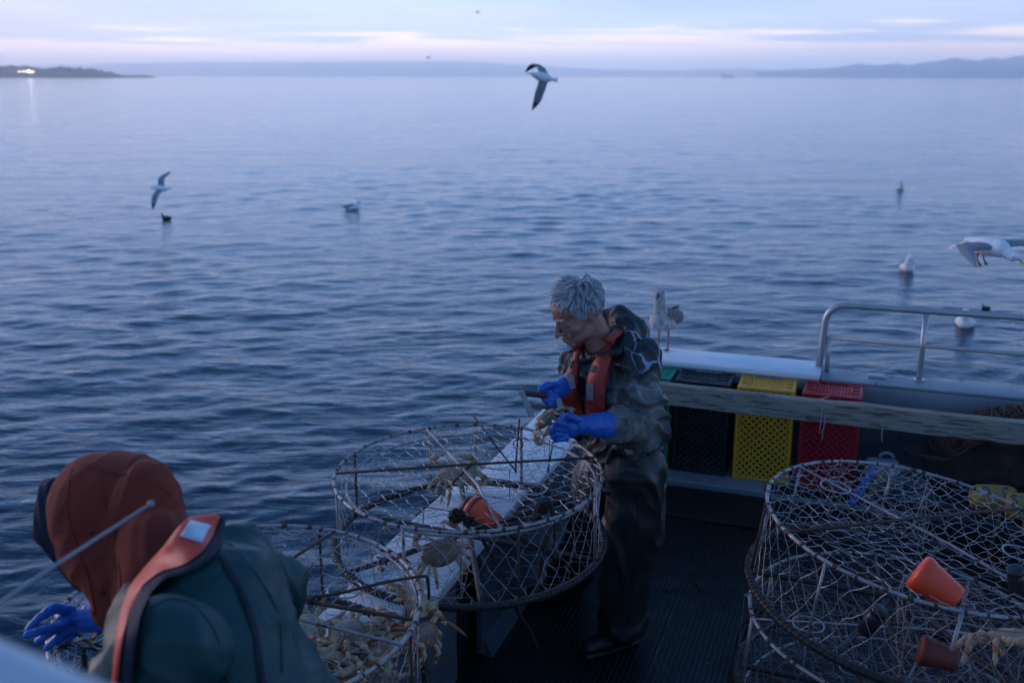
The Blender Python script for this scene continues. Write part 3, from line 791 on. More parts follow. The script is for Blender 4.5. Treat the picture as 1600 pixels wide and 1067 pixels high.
# rope loops beside the pot stack
rp = thing('deck_rope', 'dark rope hanging in loops beside the right pot stack', 'rope', at(1165, 1060, z=.02))
g = MB(); random.seed(3)
b0 = at(1165, 1060, z=.02)
for k in range(3):
    pp = [at(1196 - k * 6, 950, z=.30), at(1180 - k * 10, 975, z=.18), at(1168 - k * 9, 1010, z=.06), at(1166 - k * 10, 1045, z=.03), at(1172 - k * 10, 1085, z=.025), at(1200, 1130, z=.02)]
    cur = []
    for i in range(len(pp) - 1):
        for q in range(6): cur.append(pp[i].lerp(pp[i + 1], q / 6) - b0)
    for _ in range(4): cur = [cur[0]] + [(cur[i - 1] + cur[i] * 2 + cur[i + 1]) / 4 for i in range(1, len(cur) - 1)] + [cur[-1]]
    g.tube(cur, .006, 7)
g.build('rope_loop', mat('dark_rope', (.045, .035, .03), (.025, .02, .018), scale=90, rough=.9), rp)

# ================================================================ CRAB POTS
m_steel = mat('galvanised_ring', (.46, .44, .46), (.26, .21, .20), scale=16, rough=.38, rough2=.6, metal=.5, bump=.15, spots=(.11, .055, .035), spot_scale=26, spot_amt=.60)
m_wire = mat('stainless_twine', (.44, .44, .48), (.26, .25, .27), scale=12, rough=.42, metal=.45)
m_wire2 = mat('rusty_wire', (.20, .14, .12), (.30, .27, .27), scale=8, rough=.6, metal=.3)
m_wire3 = mat('dimmed_wire', (.20, .20, .22), (.13, .12, .13), scale=10, rough=.55, metal=.4)  # darker copy of the wire, painting in the dimness lower in the stack
m_wrap = mat('rubber_wrap', (.016, .016, .018), (.035, .026, .022), scale=24, rough=.6, bump=.5, bscale=60)
m_rust = mat('rusty_bar', (.055, .035, .028), (.10, .05, .03), scale=20, rough=.75, bump=.4, bscale=70)
m_orange = mat('orange_float', (.95, .095, .03), (.90, .075, .022), scale=8, rough=.42, bump=.1, spots=(.40, .05, .02), spot_scale=30, spot_amt=.66)
m_orange_d = mat('shaded_orange_float', (.20, .03, .015), (.14, .025, .015), scale=8, rough=.6, bump=.1, spots=(.12, .03, .02), spot_scale=20, spot_amt=.6)  # orange darkened in the colour for the shade inside the pot

def circle(r, z, n=72, cx=0, cy=0, ry=None):
    return [Vector((cx + r * math.cos(2 * math.pi * i / n), cy + (ry or r) * math.sin(2 * math.pi * i / n), z)) for i in range(n)]

def wire(g, a, b, r=.0013, sag=.003, rnd=random):
    m = (a + b) / 2 + Vector((rnd.uniform(-1, 1), rnd.uniform(-1, 1), rnd.uniform(-1, .4))) * sag
    g.tube([a, m, b], r, 3, cap=False)

def disc_net(rad, cell, z_fn, seed, wr=.0013, ang=0.0, jit=.16, elong=1.35, skip=None):
    """hand-knotted netting: a stretched hexagonal web clipped to a disc"""
    rnd = random.Random(seed); g = MB()
    w = cell; h = cell * elong
    nodes = {}
    def node(i, j):
        if (i, j) in nodes: return nodes[(i, j)]
        x = i * w / 2; y = j * h / 2 + (h * .17 if (i + j) % 2 else -h * .17)
        # large-scale drift of the web
        n = noise.noise_vector(Vector((x * 4.2, y * 4.2, seed))) * cell * .55
        x += rnd.uniform(-jit, jit) * cell + n.x; y += rnd.uniform(-jit, jit) * cell + n.y
        c, s = math.cos(ang), math.sin(ang); X, Y = x * c - y * s, x * s + y * c
        nodes[(i, j)] = Vector((X, Y, 0)); return nodes[(i, j)]
    M = int(rad / (w / 2)) + 3; K = int(rad / (h / 2)) + 3
    def put(a, b):
        ra, rb = a.to_2d().length, b.to_2d().length
        if ra > rad and rb > rad: return
        if ra > rad or rb > rad:
            if ra > rad: a, b = b, a
            lo, hi = 0., 1.
            for _ in range(12):
                m = (lo + hi) / 2
                if a.lerp(b, m).to_2d().length > rad: hi = m
                else: lo = m
            b = a.lerp(b, lo)
        a = a.copy(); b = b.copy()
        if skip and (skip(a) or skip(b)): return
        a.z = z_fn(a); b.z = z_fn(b)
        wire(g, a, b, wr, cell * .07, rnd)
    for j in range(-K, K + 1):
        for i in range(-M, M + 1):
            put(node(i, j), node(i + 1, j))
            if (i + j) % 2: put(node(i, j), node(i, j + 1))
    # knots
    for p in nodes.values():
        if False and p.to_2d().length < rad and rnd.random() < .5:
            q = p.copy(); q.z = z_fn(q)
            if skip and skip(q): continue
            g.ell(q, (wr * 2.0,) * 3, seg=5, rings=4)
    return g

def side_net(rad, z0, z1, n, rows, seed, wr=.0013, bulge=-.012):
    rnd = random.Random(seed); g = MB(); P = {}
    for j in range(rows + 1):
        for i in range(n):
            a = 2 * math.pi * (i + (.5 if j % 2 else 0) + rnd.uniform(-.22, .22)) / n
            z = z0 + (z1 - z0) * j / rows + (rnd.uniform(-.012, .012) if 0 < j < rows else 0)
            rr = rad + bulge * math.sin(math.pi * j / rows)
            P[(i, j)] = Vector((rr * math.cos(a), rr * math.sin(a), z))
    for j in range(rows):
        for i in range(n):
            wire(g, P[(i, j)], P[(i, j + 1)], wr, .004, rnd)
            wire(g, P[(i, j)], P[((i - 1) % n if j % 2 == 0 else (i + 1) % n, j + 1)], wr, .004, rnd)
    for i in range(n):     # hitches round both rings
        for z, rr in ((z0, .013), (z1, .009)):
            a = 2 * math.pi * (i + rnd.uniform(-.2, .2)) / n
            c = Vector((rad * math.cos(a), rad * math.sin(a), z)); d = Vector((math.cos(a), math.sin(a), 0))
            g.tube([c + d * rr * math.cos(t_) + Vector((0, 0, rr * math.sin(t_))) for t_ in (0, 1.05, 2.1, 3.15, 4.2, 5.25)], wr, 3, closed=True)
    return g

def float_mesh(lr=.052, lr2=.036, ln=.118):
    """cut-off cone float, open at the wide end, with a rolled lip"""
    prof = [(0, .35), (.0, .72), (.05, .90), (.15, 1.0)]
    g = MB(); out = []
    pts = [(0, lr * .45), (0.002, lr * .85), (.012, lr)] + [(t * ln, lr + (lr2 - lr) * t) for t in (.3, .6, .9)] + [(ln, lr2), (ln + .004, lr2 - .003), (ln, lr2 - .006), (ln * .6, lr2 - .012)]
    g.tube([(0, 0, p[0]) for p in pts], [p[1] for p in pts], 26)
    return g

R0 = .52; H0 = .295
def crab_pot(label, loc, rot, seed, lid_ang=0.0, net_ang=0.0, cell=.062, inner=False, wr=.00095, scale=1.0, bar_m=None, wm=None, group='round steel crab pots'):
    rnd = random.Random(seed)
    t = thing('crab_pot', label, 'crab pot', loc, rot, group=group)
    t.scale = (scale,) * 3
    g = MB(); g.tube([p + Vector((0, 0, rnd.uniform(-.001, .001))) for p in circle(R0, H0)], .0062, 10, closed=True); tr = g.build('top_ring', m_steel, t)
    g = MB()      # dark ties hitched round the rim
    for k in range(44):
        a = 2 * math.pi * (k + rnd.uniform(-.35, .35)) / 44; c = Vector((R0 * math.cos(a), R0 * math.sin(a), H0)); tg = Vector((-math.sin(a), math.cos(a), 0)); w_ = rnd.uniform(.003, .010)
        g.tube([c - tg * w_, c + tg * w_], .0078, 8)
    g.build('rim_ties', m_rust, tr, kind='stuff')
    g = MB(); g.tube(circle(R0 + .012, .014), .0135, 10, closed=True)
    for k in range(150):      # wrapped rubber strip
        a = 2 * math.pi * (k + rnd.uniform(-.2, .2)) / 150; c = Vector(((R0 + .012) * math.cos(a), (R0 + .012) * math.sin(a), .014)); d = Vector((math.cos(a), math.sin(a), 0)); tg = Vector((-d.y, d.x, 0))
        g.tube([c + tg * (.006 * (q / 3 - 1)) + d * .0150 * math.cos(q * 1.05) + Vector((0, 0, .0150 * math.sin(q * 1.05))) for q in range(6)], .0022, 4, closed=False)
    g.build('bottom_ring', m_wrap, t)
    # posts
    for k in range(8):
        a = 2 * math.pi * (k + .3) / 8 + lid_ang; d = Vector((math.cos(a), math.sin(a), 0))
        g = MB(); g.tube([d * (R0 + .004) + Vector((0, 0, .02)), d * (R0 + .001) + Vector((0, 0, H0))], .0062 if k % 2 else .0048, 8); g.build('post', m_rust if k % 3 == 0 else m_steel, t)
    # wrapped bars across the base
    for k in range(3):
        a = lid_ang + .5 + k * 1.05; d = Vector((math.cos(a), math.sin(a), 0)); off = Vector((-d.y, d.x, 0)) * (0.0 if k else .04)
        g = MB(); L_ = R0 * .995
        pts = [off + d * (-L_ + 2 * L_ * i / 20) + Vector((0, 0, .012 + .004 * k)) for i in range(21)]
        g.tube(pts, [.0105 + rnd.uniform(-.001, .002) for _ in pts], 8); g.build('base_bar', m_wrap, t)
    # lid frame on top
    d = Vector((math.cos(lid_ang), math.sin(lid_ang), 0)); n_ = Vector((-d.y, d.x, 0)); z = Vector((0, 0, H0 + .001))
    c1 = .06; L1 = math.sqrt(R0 ** 2 - c1 ** 2)
    g = MB(); g.tube([n_ * c1 + d * L1 + z, n_ * (c1 - .004) + z + Vector((0, 0, .006)), n_ * c1 - d * L1 + z], .0055, 8); g.build('lid_bar', m_rust, t)
    g = MB(); g.tube([n_ * (-R0 * .98) + d * .06 + z, n_ * (-.12) + d * .02 + z + Vector((0, 0, -.004)), n_ * (R0 * .96) - d * .14 + z], .005, 8); g.build('lid_bar', m_steel, t)
    if inner:
        g = MB(); g.tube(circle(R0 * (.93 if seed == 8 else .965), H0 - (.028 if seed == 8 else .010), cx=.012 if seed == 8 else .008, cy=-.012 if seed == 8 else -.004), .0048, 8, closed=True); g.build('lid_ring', m_steel, t)
    # escape rings
    for k, (rr, aa) in enumerate(((.34, lid_ang + 1.9), (.30, lid_ang - .75))):
        g = MB(); c = Vector((rr * math.cos(aa), rr * math.sin(aa), H0 + .002)); g.tube([c + Vector((.052 * math.cos(q / 20 * 6.283), .052 * math.sin(q / 20 * 6.283), .001 * math.sin(q))) for q in range(20)], .0032, 6, closed=True)
        g.build('escape_ring', m_wire, t)
    # netting
    zt = lambda p: H0 - .018 * max(0, 1 - (p.to_2d().length / R0) ** 2) + noise.noise(Vector((p.x * 6, p.y * 6, seed))) * .006
    disc_net(R0 - .004, cell, zt, seed, wr, net_ang).build('top_netting', wm or m_wire, t, smooth=False, kind='stuff')
    disc_net(R0 - .006, cell * 1.7, lambda p: .012, seed + 50, wr * .9, net_ang + 1.1).build('base_netting', m_wire2, t, smooth=False, kind='stuff')
    side_net(R0, .018, H0, 46, 5, seed + 9, wr).build('side_netting', wm or m_wire, t, smooth=False, kind='stuff')
    # two entrance tunnels
    for q in range(2):
        aa = lid_ang + 1.1 + q * math.pi; dd = Vector((math.cos(aa), math.sin(aa), 0)); tt = Vector((-dd.y, dd.x, 0)); g = MB(); prev = None
        for s_ in range(5):
            f = s_ / 4; rr = R0 - .01 - .30 * f; hw = .17 - .07 * f; z0, z1 = .05 + .05 * f, H0 - .04 - .03 * f
            loop = [dd * rr + tt * x + Vector((0, 0, zz)) for x, zz in ((-hw, z0), (-hw * .5, z0 - .005), (hw * .5, z0 - .005), (hw, z0), (hw, (z0 + z1) / 2), (hw, z1), (hw * .4, z1), (-hw * .4, z1), (-hw, z1), (-hw, (z0 + z1) / 2))]
            loop = [p + Vector((rnd.uniform(-1, 1), rnd.uniform(-1, 1), rnd.uniform(-1, 1))) * .007 for p in loop]
            if s_ in (0, 4): g.tube(loop, .0026, 5, closed=True)
            if prev:
                for i in range(10):
                    wire(g, prev[i], loop[(i + (s_ % 2)) % 10], wr, .004, rnd); wire(g, prev[i], loop[(i - 1 + (s_ % 2)) % 10], wr, .004, rnd)
            prev = loop
        g.build('entrance_tunnel', wm or m_wire2, t, smooth=False, kind='stuff')
    return t

def pot_float(label, p, axis, m=None, s=1.0, black=True):
    t = thing('bait_cup', label, 'bait cup', p)
    t.rotation_euler = Vector(axis).to_track_quat('Z', 'Y').to_euler(); t.scale = (s,) * 3
    float_mesh().build('cup', m or m_orange, t)
    if black:
        g = MB(); g.tube([(0, 0, -.02), (0, 0, .006)], [.034, .046], 18); g.tube([(0, 0, .018), (0, 0, .026)], .0535, 20); g.build('black_collar', m_black, t)
        g = MB(); g.tube([(.046, 0, -.01), (.051, 0, .05), (.041, 0, .11)], .005, 8); g.build('strap', m_black, t)
    return t

# pot A, near left, full of crabs; pot B, by the man; stack at the right
PA = Vector((-.79, 2.62, .705)); PB = Vector((-.165, 3.63, .712))
potA = crab_pot('round crab pot full of tan crabs beside the hooded figure', PA, (R(1.0), R(0.5), 0), 3, inner=True, lid_ang=R(62), net_ang=R(25), cell=.078, wr=.0013)
potB = crab_pot('round crab pot with an orange cup on the white gunwale before the grey haired man', PB, (R(.8), R(-.5), 0), 8, lid_ang=R(8), net_ang=R(70), cell=.068, inner=True)
tiltC = Matrix.Rotation(R(6.5), 3, 'Y') @ Matrix.Rotation(R(3.0), 3, 'X')
topC = at(1443, 824, Y=3.09)
P3 = topC - tiltC @ Vector((0, 0, H0))
potC = crab_pot('topmost wide crab pot of the stack at the right, with a bright orange cup', P3, tiltC.to_euler(), 14, lid_ang=R(22), net_ang=R(-15), cell=.068)
tD = Matrix.Rotation(R(3.0), 3, 'Y') @ Matrix.Rotation(R(1.0), 3, 'X')
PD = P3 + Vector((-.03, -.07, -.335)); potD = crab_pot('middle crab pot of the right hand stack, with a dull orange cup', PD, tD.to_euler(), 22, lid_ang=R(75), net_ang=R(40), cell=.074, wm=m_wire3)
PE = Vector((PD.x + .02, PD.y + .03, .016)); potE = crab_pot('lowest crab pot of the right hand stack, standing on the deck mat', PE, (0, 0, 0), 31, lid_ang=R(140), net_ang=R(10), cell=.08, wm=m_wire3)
print('POTC', P3, PD, PE)

# cups
pB = PB + Vector((-.0, -.10, .235))
c = at(738, 796, z=PB.z + .23); d = at(775, 803, z=PB.z + .19) 
pot_float('bright orange bait cup tied inside the pot in front of the man', at(733, 792, z=PB.z + .27), (.70, -.42, -.30), s=1.05)
pot_float('bright orange bait cup showing through the topmost right pot', at(1432, 888, Y=2.72), (.66, -.45, -.42), s=1.15, black=False)
pot_float('dull orange bait cup deep inside the middle right pot', at(1436, 1012, Y=2.62), (.55, -.2, -.1), m=m_orange_d, s=.9, black=False)
m_jar = mat('dark_bait_jar', (.022, .026, .034), (.015, .018, .022), rough=.35)
def bait_jar(label, p, ax, s=1.0):
    t = thing('bait_jar', label, 'bait jar', p); t.rotation_euler = Vector(ax).to_track_quat('Z', 'Y').to_euler(); t.scale = (s,) * 3
    g = MB(); g.tube([(0, 0, 0), (0, 0, .004), (0, 0, .10), (0, 0, .112), (0, 0, .12)], [.030, .036, .036, .03, .024], 22); g.build('jar_body', m_jar, t)
    g = MB(); g.tube([(0, 0, .118), (0, 0, .145), (0, 0, .147)], [.034, .034, .03], 22); g.build('jar_lid', m_jar, t)
bait_jar('dark grey bait jar hanging at the left in the right hand stack', at(1352, 985, Y=2.75), (.25, -.3, .85), .72)
bait_jar('dark grey bait jar at the right edge inside the topmost pot', at(1592, 925, Y=2.75), (-.3, -.2, .85), .7)

# thick wrapped bars seen inside the stack
# black hooks, straps and frayed rope on pot B
m_rope = mat('black_rope', (.016, .013, .012), (.04, .028, .022), scale=70, rough=.9)
m_rope_b = mat('brown_black_rope', (.045, .028, .02), (.02, .015, .012), scale=40, rough=.85, bump=.4)
def smooth_path(pp, sub=6, it=4, amp=0.0):
    cur = []
    for i in range(len(pp) - 1):
        for q in range(sub): cur.append(pp[i].lerp(pp[i + 1], q / sub) + Vector((random.uniform(-amp, amp), random.uniform(-amp, amp), random.uniform(-amp, amp))))
    cur.append(pp[-1])
    for _ in range(it): cur = [cur[0]] + [(cur[i - 1] + cur[i] * 2 + cur[i + 1]) / 4 for i in range(1, len(cur) - 1)] + [cur[-1]]
    return cur
def strap(name, label, cat, pp, r, m=m_rope, frays=None, amp=0.0, n=7):
    root = pp[0].copy(); t = thing(name, label, cat, root)
    g = MB(); g.tube([p - root for p in smooth_path([Vector(p) for p in pp], amp=amp)], r, n); g.build('cord', m, t)
    if frays:
        g = MB()
        for (c, cnt, sp) in frays:
            for k in range(cnt):
                a = Vector((random.gauss(0, 1), random.gauss(0, 1), random.gauss(0, 1))); a.normalize()
                e = c - root + Vector((a.x * sp, a.y * sp, a.z * sp * .8)); s_ = c - root + a * sp * .2
                g.tube([s_, s_.lerp(e, .5) + Vector((random.uniform(-1, 1), random.uniform(-1, 1), random.uniform(-1, 1))) * sp * .3, e], [.005, .004, .0015], 4)
        g.build('frayed_ends', m, t, kind='stuff')
    return t
random.seed(77)
zt = PB.z + H0
kB = at(722, 806, z=zt + .01)
strap('bar_hook', 'long black wrapped bar sloping down across the front of the middle pot', 'hook', [at(716, 800, z=zt + .015), at(745, 822, z=zt - .02), at(800, 835, z=zt - .09), at(850, 858, z=zt - .14), at(872, 872, z=zt - .17)], .0125, m_rope_b, n=9,
      frays=[(at(714, 806, z=zt + .01), 110, .033), (at(733, 815, z=zt), 60, .026)])
strap('rubber_strap', 'black rubber strap from the pot rim down to the deck', 'strap', [at(752, 838, z=zt - .05), at(778, 885, z=.78), at(800, 925, z=.70), at(812, 962, z=.50), at(825, 975, z=.42), at(842, 1015, z=.25)], .0075, m_rope)
strap('knotted_rope', 'dark knotted rope hanging over the front right rim of the middle pot', 'rope', [at(835, 812, z=zt + .02), at(838, 788, z=zt + .045), at(858, 780, z=zt + .04), at(866, 800, z=zt - .0), at(852, 850, z=zt - .10), at(842, 905, z=.76), at(838, 935, z=.70)], .0085, m_rope_b,
      frays=[(at(848, 792, z=zt + .02), 80, .030), (at(838, 812, z=zt - .01), 40, .03)])
strap('thin_strap', 'second tail of the dark rope inside the front of the middle pot', 'strap', [at(866, 800, z=zt), at(868, 830, z=zt - .06), at(864, 880, z=.80)], .005, m_rope_b)
strap('rubber_band', 'thin black elastic across the far side of the pot, left of the measured crab', 'elastic', [at(741, 651, z=zt + .004), at(770, 690, z=zt - .03), at(808, 738, z=zt - .12)], .0038, m_rope)
strap('rubber_band', 'thin black elastic running down below the measured crab', 'elastic', [at(868, 672, z=zt + .004), at(862, 705, z=zt - .07), at(856, 738, z=zt - .16)], .0034, m_rope)
strap('rubber_band', 'thin black elastic going down left under the crab caught in the netting', 'elastic', [at(738, 725, z=zt - .04), at(700, 762, z=zt - .10), at(648, 808, z=zt - .20)], .0042, m_rope)
strap('pot_handle_rod', 'thin upright rod with a small ring below the measured crab', 'rod', [at(812, 655, z=zt + .06), at(808, 700, z=zt - .02), at(806, 738, z=zt - .10)], .004, m_rust)
g = MB(); c0 = at(810, 694, z=zt - .015); g.tube([Vector((.020 * math.cos(q / 16 * 6.283), .006 * math.sin(q / 16 * 6.283), .020 * math.sin(q / 16 * 6.283))) for q in range(16)], .0026, 6, closed=True)
o = g.build('small_ring', m_rust); o.location = c0; tag(o, 'small dark wire ring on the thin upright rod', 'ring')
# hooks on pot A: dark bent bar pair over the netting
zA = PA.z + H0
strap('pot_hook', 'upper arm of the dark bent bars hooked to the rim of the near pot', 'hook', [at(468, 935, z=zA + .005), at(520, 930, z=zA + .006), at(600, 910, z=zA + .008), at(664, 899, z=zA + .012), at(670, 903, z=zA + .004), at(671, 935, z=zA - .10)], .0052, m_rust)
strap('pot_hook', 'lower arm of the dark bent bars hooked to the rim of the near pot', 'hook', [at(468, 935, z=zA + .007), at(500, 944, z=zA + .006), at(570, 955, z=zA + .007), at(645, 968, z=zA + .012)], .0062, m_rust)
strap('short_strap', 'short thick black rubber strap knotted at the left end of the pot hooks', 'strap', [at(450, 912, z=zA - .03), at(466, 930, z=zA + .004), at(490, 941, z=zA + .012)], .011, m_rope)

# ================================================================ CRABS
m_cr_top = mat('crab_shell_top', (.16, .085, .055), (.26, .17, .115), scale=28, rough=.45, bump=.35, bscale=160, spots=(.34, .25, .17), spot_scale=60, spot_amt=.6)
m_cr_pale = mat('crab_shell_pale', (.56, .45, .31), (.38, .28, .18), scale=26, rough=.5, bump=.25, bscale=140, spots=(.50, .22, .10), spot_scale=22, spot_amt=.62)
m_cr_leg = mat('crab_leg', (.42, .27, .15), (.58, .45, .30), scale=22, rough=.5, bump=.2, bscale=120, spots=(.38, .13, .05), spot_scale=18, spot_amt=.56)
def crab_meshes():
    g = MB(); n = 26       # carapace: wide oval, toothed front edge
    ring = []
    for i in range(n * 2):
        a = 2 * math.pi * i / (n * 2); x = math.cos(a) * .086; y = math.sin(a) * (.052 if math.sin(a) > 0 else .060)
        if math.sin(a) > .15 and i % 2: x *= .955; y *= .93
        ring.append((x, y))
    vs = [(0, 0, .026)]
    for f, z in ((.35, .0245), (.7, .018), (.9, .009), (1.0, 0)):
        for x, y in ring: vs.append((x * f, y * f, z + .0018 * math.sin(x * f * 160) * math.cos(y * f * 150)))
    vs_b = []
    for f, z in ((.93, -.008), (.75, -.016), (.4, -.020)):
        for x, y in ring: vs_b.append((x * f, y * f, z))
    N2 = n * 2; fs = [(0, 1 + k, 1 + (k + 1) % N2) for k in range(N2)]
    for j in range(3):
        for k in range(N2): a = 1 + j * N2 + k; b = 1 + j * N2 + (k + 1) % N2; fs.append((a, a + N2, b + N2, b))
    g.add(vs, fs); car = g.mesh('carapace')
    g = MB(); allv = [(x, y, -.0005) for x, y in ring] + vs_b + [(0, 0, -.021)]
    fs = []
    for j in range(3):
        for k in range(N2): a = j * N2 + k; b = j * N2 + (k + 1) % N2; fs.append((a, a + N2, b + N2, b))
    L_ = len(allv) - 1
    for k in range(N2): fs.append((L_, 3 * N2 + (k + 1) % N2, 3 * N2 + k))
    g.add(allv, fs)
    for k, (w, y) in enumerate([(.030, -.045), (.026, -.034), (.022, -.022), (.016, -.010), (.010, .002)]): g.ell((0, y, -.021), (w * .5, .0065, .0035), seg=10, rings=5)
    for sx in (-1, 1):
        for k in range(4): g.ell((sx * .033, .022 - k * .018, -.018), (.018, .0075, .005), rot=Matrix.Rotation(sx * (-.3 + .2 * k), 3, 'Z'), seg=10, rings=5)
    bel = g.mesh('underside')
    g = MB(); pts = [(0, 0, 0), (.050, 0, .018), (.066, 0, .012), (.096, 0, -.008), (.122, 0, -.036)]; rr = [.0105, .0125, .0105, .0085, .0018]
    for i in range(4): g.tube([pts[i], Vector(pts[i]).lerp(Vector(pts[i + 1]), .5), pts[i + 1]], [rr[i] * .75, rr[i], rr[i + 1] * .8], 7)
    leg = g.mesh('leg')
    g = MB()   # claw arm, curled forward
    g.tube([(0, 0, 0), (.022, .006, .006), (.042, .016, .006)], [.009, .012, .010], 8)
    g.ell((.046, .028, .004), (.014, .014, .012), seg=10, rings=6)
    g.tube([(.046, .036, .004), (.038, .052, .004), (.022, .068, .003), (.012, .076, .002)], [.009, .0155, .014, .009], 9)
    g.tube([(.016, .074, .002), (.002, .080, .001), (-.014, .078, 0)], [.008, .0055, .0015], 7)
    g.tube([(.012, .068, .006), (.000, .068, .008), (-.012, .072, .002)], [.006, .005, .0015], 7)
    claw = g.mesh('claw')
    for me in (car, bel, leg, claw):
        for p in me.polygons: p.use_smooth = True
    return car, bel, leg, claw
CM = crab_meshes()
CM[0].materials.append(m_cr_top); CM[1].materials.append(m_cr_pale); CM[2].materials.append(m_cr_leg); CM[3].materials.append(m_cr_leg)
car_pale = CM[0].copy(); car_pale.materials.clear(); car_pale.materials.append(mat('crab_shell_tan', (.52, .37, .22), (.36, .23, .13), scale=30, rough=.5, bump=.3, bscale=150, spots=(.5, .2, .08), spot_scale=24, spot_amt=.62))
def crab(label, p, rot, s=1.0, pale=False, rnd=random, group=None, droop=0.0, legs=True, fold=0.0, tuck=False):
    t = thing('crab', label, 'crab', p, rot, group=group); t.scale = (s,) * 3
    def ch(nm, me, loc=(0, 0, 0), r=(0, 0, 0), sc=(1, 1, 1)):
        o = bpy.data.objects.new(nm, me); COL.objects.link(o); o.parent = t; o.location = loc; o.rotation_euler = r; o.scale = sc; return o
    ch('carapace', car_pale if pale else CM[0]); ch('underside', CM[1])
    for sx in (1, -1):
        for k in range(4):
            a = R(38 - k * 30 + rnd.uniform(-10, 10)); 
            if tuck: a = R(-38 - k * 13 + rnd.uniform(-7, 7))
            if sx < 0: a = math.pi - a
            ch('leg', CM[2], (sx * (.058 - .006 * abs(k - 1)), .018 - k * .018, -.008), (0, R(rnd.uniform(-25, 28) + droop) , a), (rnd.uniform(.78, .98) * (1 - fold * .3),) * 3)
        ch('claw', CM[3], (sx * .050, .034, -.008), (R(rnd.uniform(-30, 25)), 0, R(rnd.uniform(-15, 25)) * sx), (sx, 1, 1))
    return t
rc = random.Random(41)
def rrot(flip):
    return (R(rc.uniform(-35, 35) + (180 if flip else 0)), R(rc.uniform(-30, 30)), R(rc.uniform(0, 360)))
def px_of(p):
    d = p - Vector((0, 0, CAM_H)); fz = d.y * math.cos(PITCH) - d.z * math.sin(PITCH); uz = d.y * math.sin(PITCH) + d.z * math.cos(PITCH)
    return 800 + FPX * d.x / fz, 533.5 - FPX * uz / fz
# heap in the near pot
heap = []
for k in range(46):
    for _ in range(60):
        # heap leans to the front and right of the pot
        ang = rc.uniform(R(-135), R(40)); rad = math.sqrt(rc.uniform(.02, 1)) * .43
        x, y = PA.x + rad * math.cos(ang) , PA.y + rad * math.sin(ang)
        lvl = 0 if k < 20 else (1 if k < 37 else 2)
        if lvl and rad > .36: continue
        pp = px_of(Vector((x, y, PA.z + .06)))
        if (570 < pp[0] < 660 and 860 < pp[1] < 965) or (pp[1] < 885) or (pp[0] - 560) * .55 + (pp[1] - 905) * -1 > 18 or (505 < pp[0] < 560 and 955 < pp[1] < 990): continue
        if all((x - q[0]) ** 2 + (y - q[1]) ** 2 > (.108 - .012 * lvl) ** 2 for q in heap if q[2] == lvl): break
    heap.append((x, y, lvl))
    z = PA.z + .05 + lvl * .050 + rc.uniform(-.008, .012)
    fl = rc.random() < .5
    pl_ = rc.random() < .55; pxy = px_of(Vector((x, y, z)))
    where = 'by the right rim' if pxy[0] > 630 else ('front ' + ('left' if pxy[0] < 500 else 'middle' if pxy[0] < 570 else 'right') if pxy[1] > 1010 else ('beside the hooded person' if pxy[0] < 490 else 'under the dark hooks' if pxy[1] < 950 else 'in the centre'))
    lab = ('light tan' if pl_ else 'brown') + ' crab ' + ('belly up' if fl else 'upright') + ', ' + ('bottom', 'middle', 'top')[lvl] + " layer of the near pot's heap, " + where
    crab(lab, (x, y, z), rrot(fl), rc.uniform(.86, 1.05), pale=pl_, rnd=rc, group='upright crabs heaped in the near pot' if not fl else 'upturned crabs heaped in the near pot')
# singled-out crabs
crab('tan crab clinging upright in the netting at the back left of the middle pot', at(716, 738, z=PB.z + .17), (R(78), R(10), R(165)), 1.0, True, rc, tuck=True)
crab('crab hanging against the white board low in the middle pot, above the near pot', at(690, 862, Y=3.16), (R(62), R(-14), R(20)), .84, False, rc, tuck=True)
crab('crab pressed against the inner right rim of the near pot', at(652, 940, Y=2.86), (R(50), R(20), R(70)), .9, True, rc)
crab('crab hanging by its legs outside the right rim of the near pot', at(668, 990, Y=2.80), (R(70), R(20), R(60)), .75, False, rc, tuck=True)
crab('tan crab at the right edge, inside the middle pot of the stack', at(1578, 994, Y=2.72), (R(28), R(-10), R(200)), 1.08, True, rc)
# kelp and leaf scraps in the pots
for k, (px, py, Y, lb) in enumerate([(490, 880, 3.02, 'orange brown kelp blade hanging in the back of the near pot'), (690, 972, 2.9, 'orange brown kelp curl outside the right rim of the near pot'), (135, 1010, 2.3, 'dark brown kelp clump in the left side of the near pot'), (612, 878, 3.45, 'small dark weed clump with a green leaf on the white board')]):
    random.seed(k + 60); r0 = at(px, py, Y=Y); t = thing('kelp', lb, 'seaweed', r0)
    g = MB()
    for q in range(3 if k < 2 else 14):
        a = random.uniform(0, 6.28) if k > 1 else (R(-20) if k == 1 else R(200)); L_ = (.10 if k < 2 else .07)
        c = Vector((0, 0, 0)) + Vector((random.uniform(-1, 1), random.uniform(-1, 1), random.uniform(-1, 1))) * (.004 if k < 2 else .03)
        d = Vector((math.cos(a), math.sin(a) * .4, (-.5 if k == 1 else (-1.6 if k == 0 else random.uniform(-.6, .6)))))
        d.normalize()
        g.tube([c, c + d * L_ * .3 + Vector((0, 0, .012)), c + d * L_ * .7 + Vector((0, 0, .008)), c + d * L_], [.002, .008, .009, .001], 6, flat=.2)
    g.build('blade', mat('orange_kelp', (.26, .10, .035), (.16, .06, .025), rough=.4) if k < 2 else m_kelp, t)

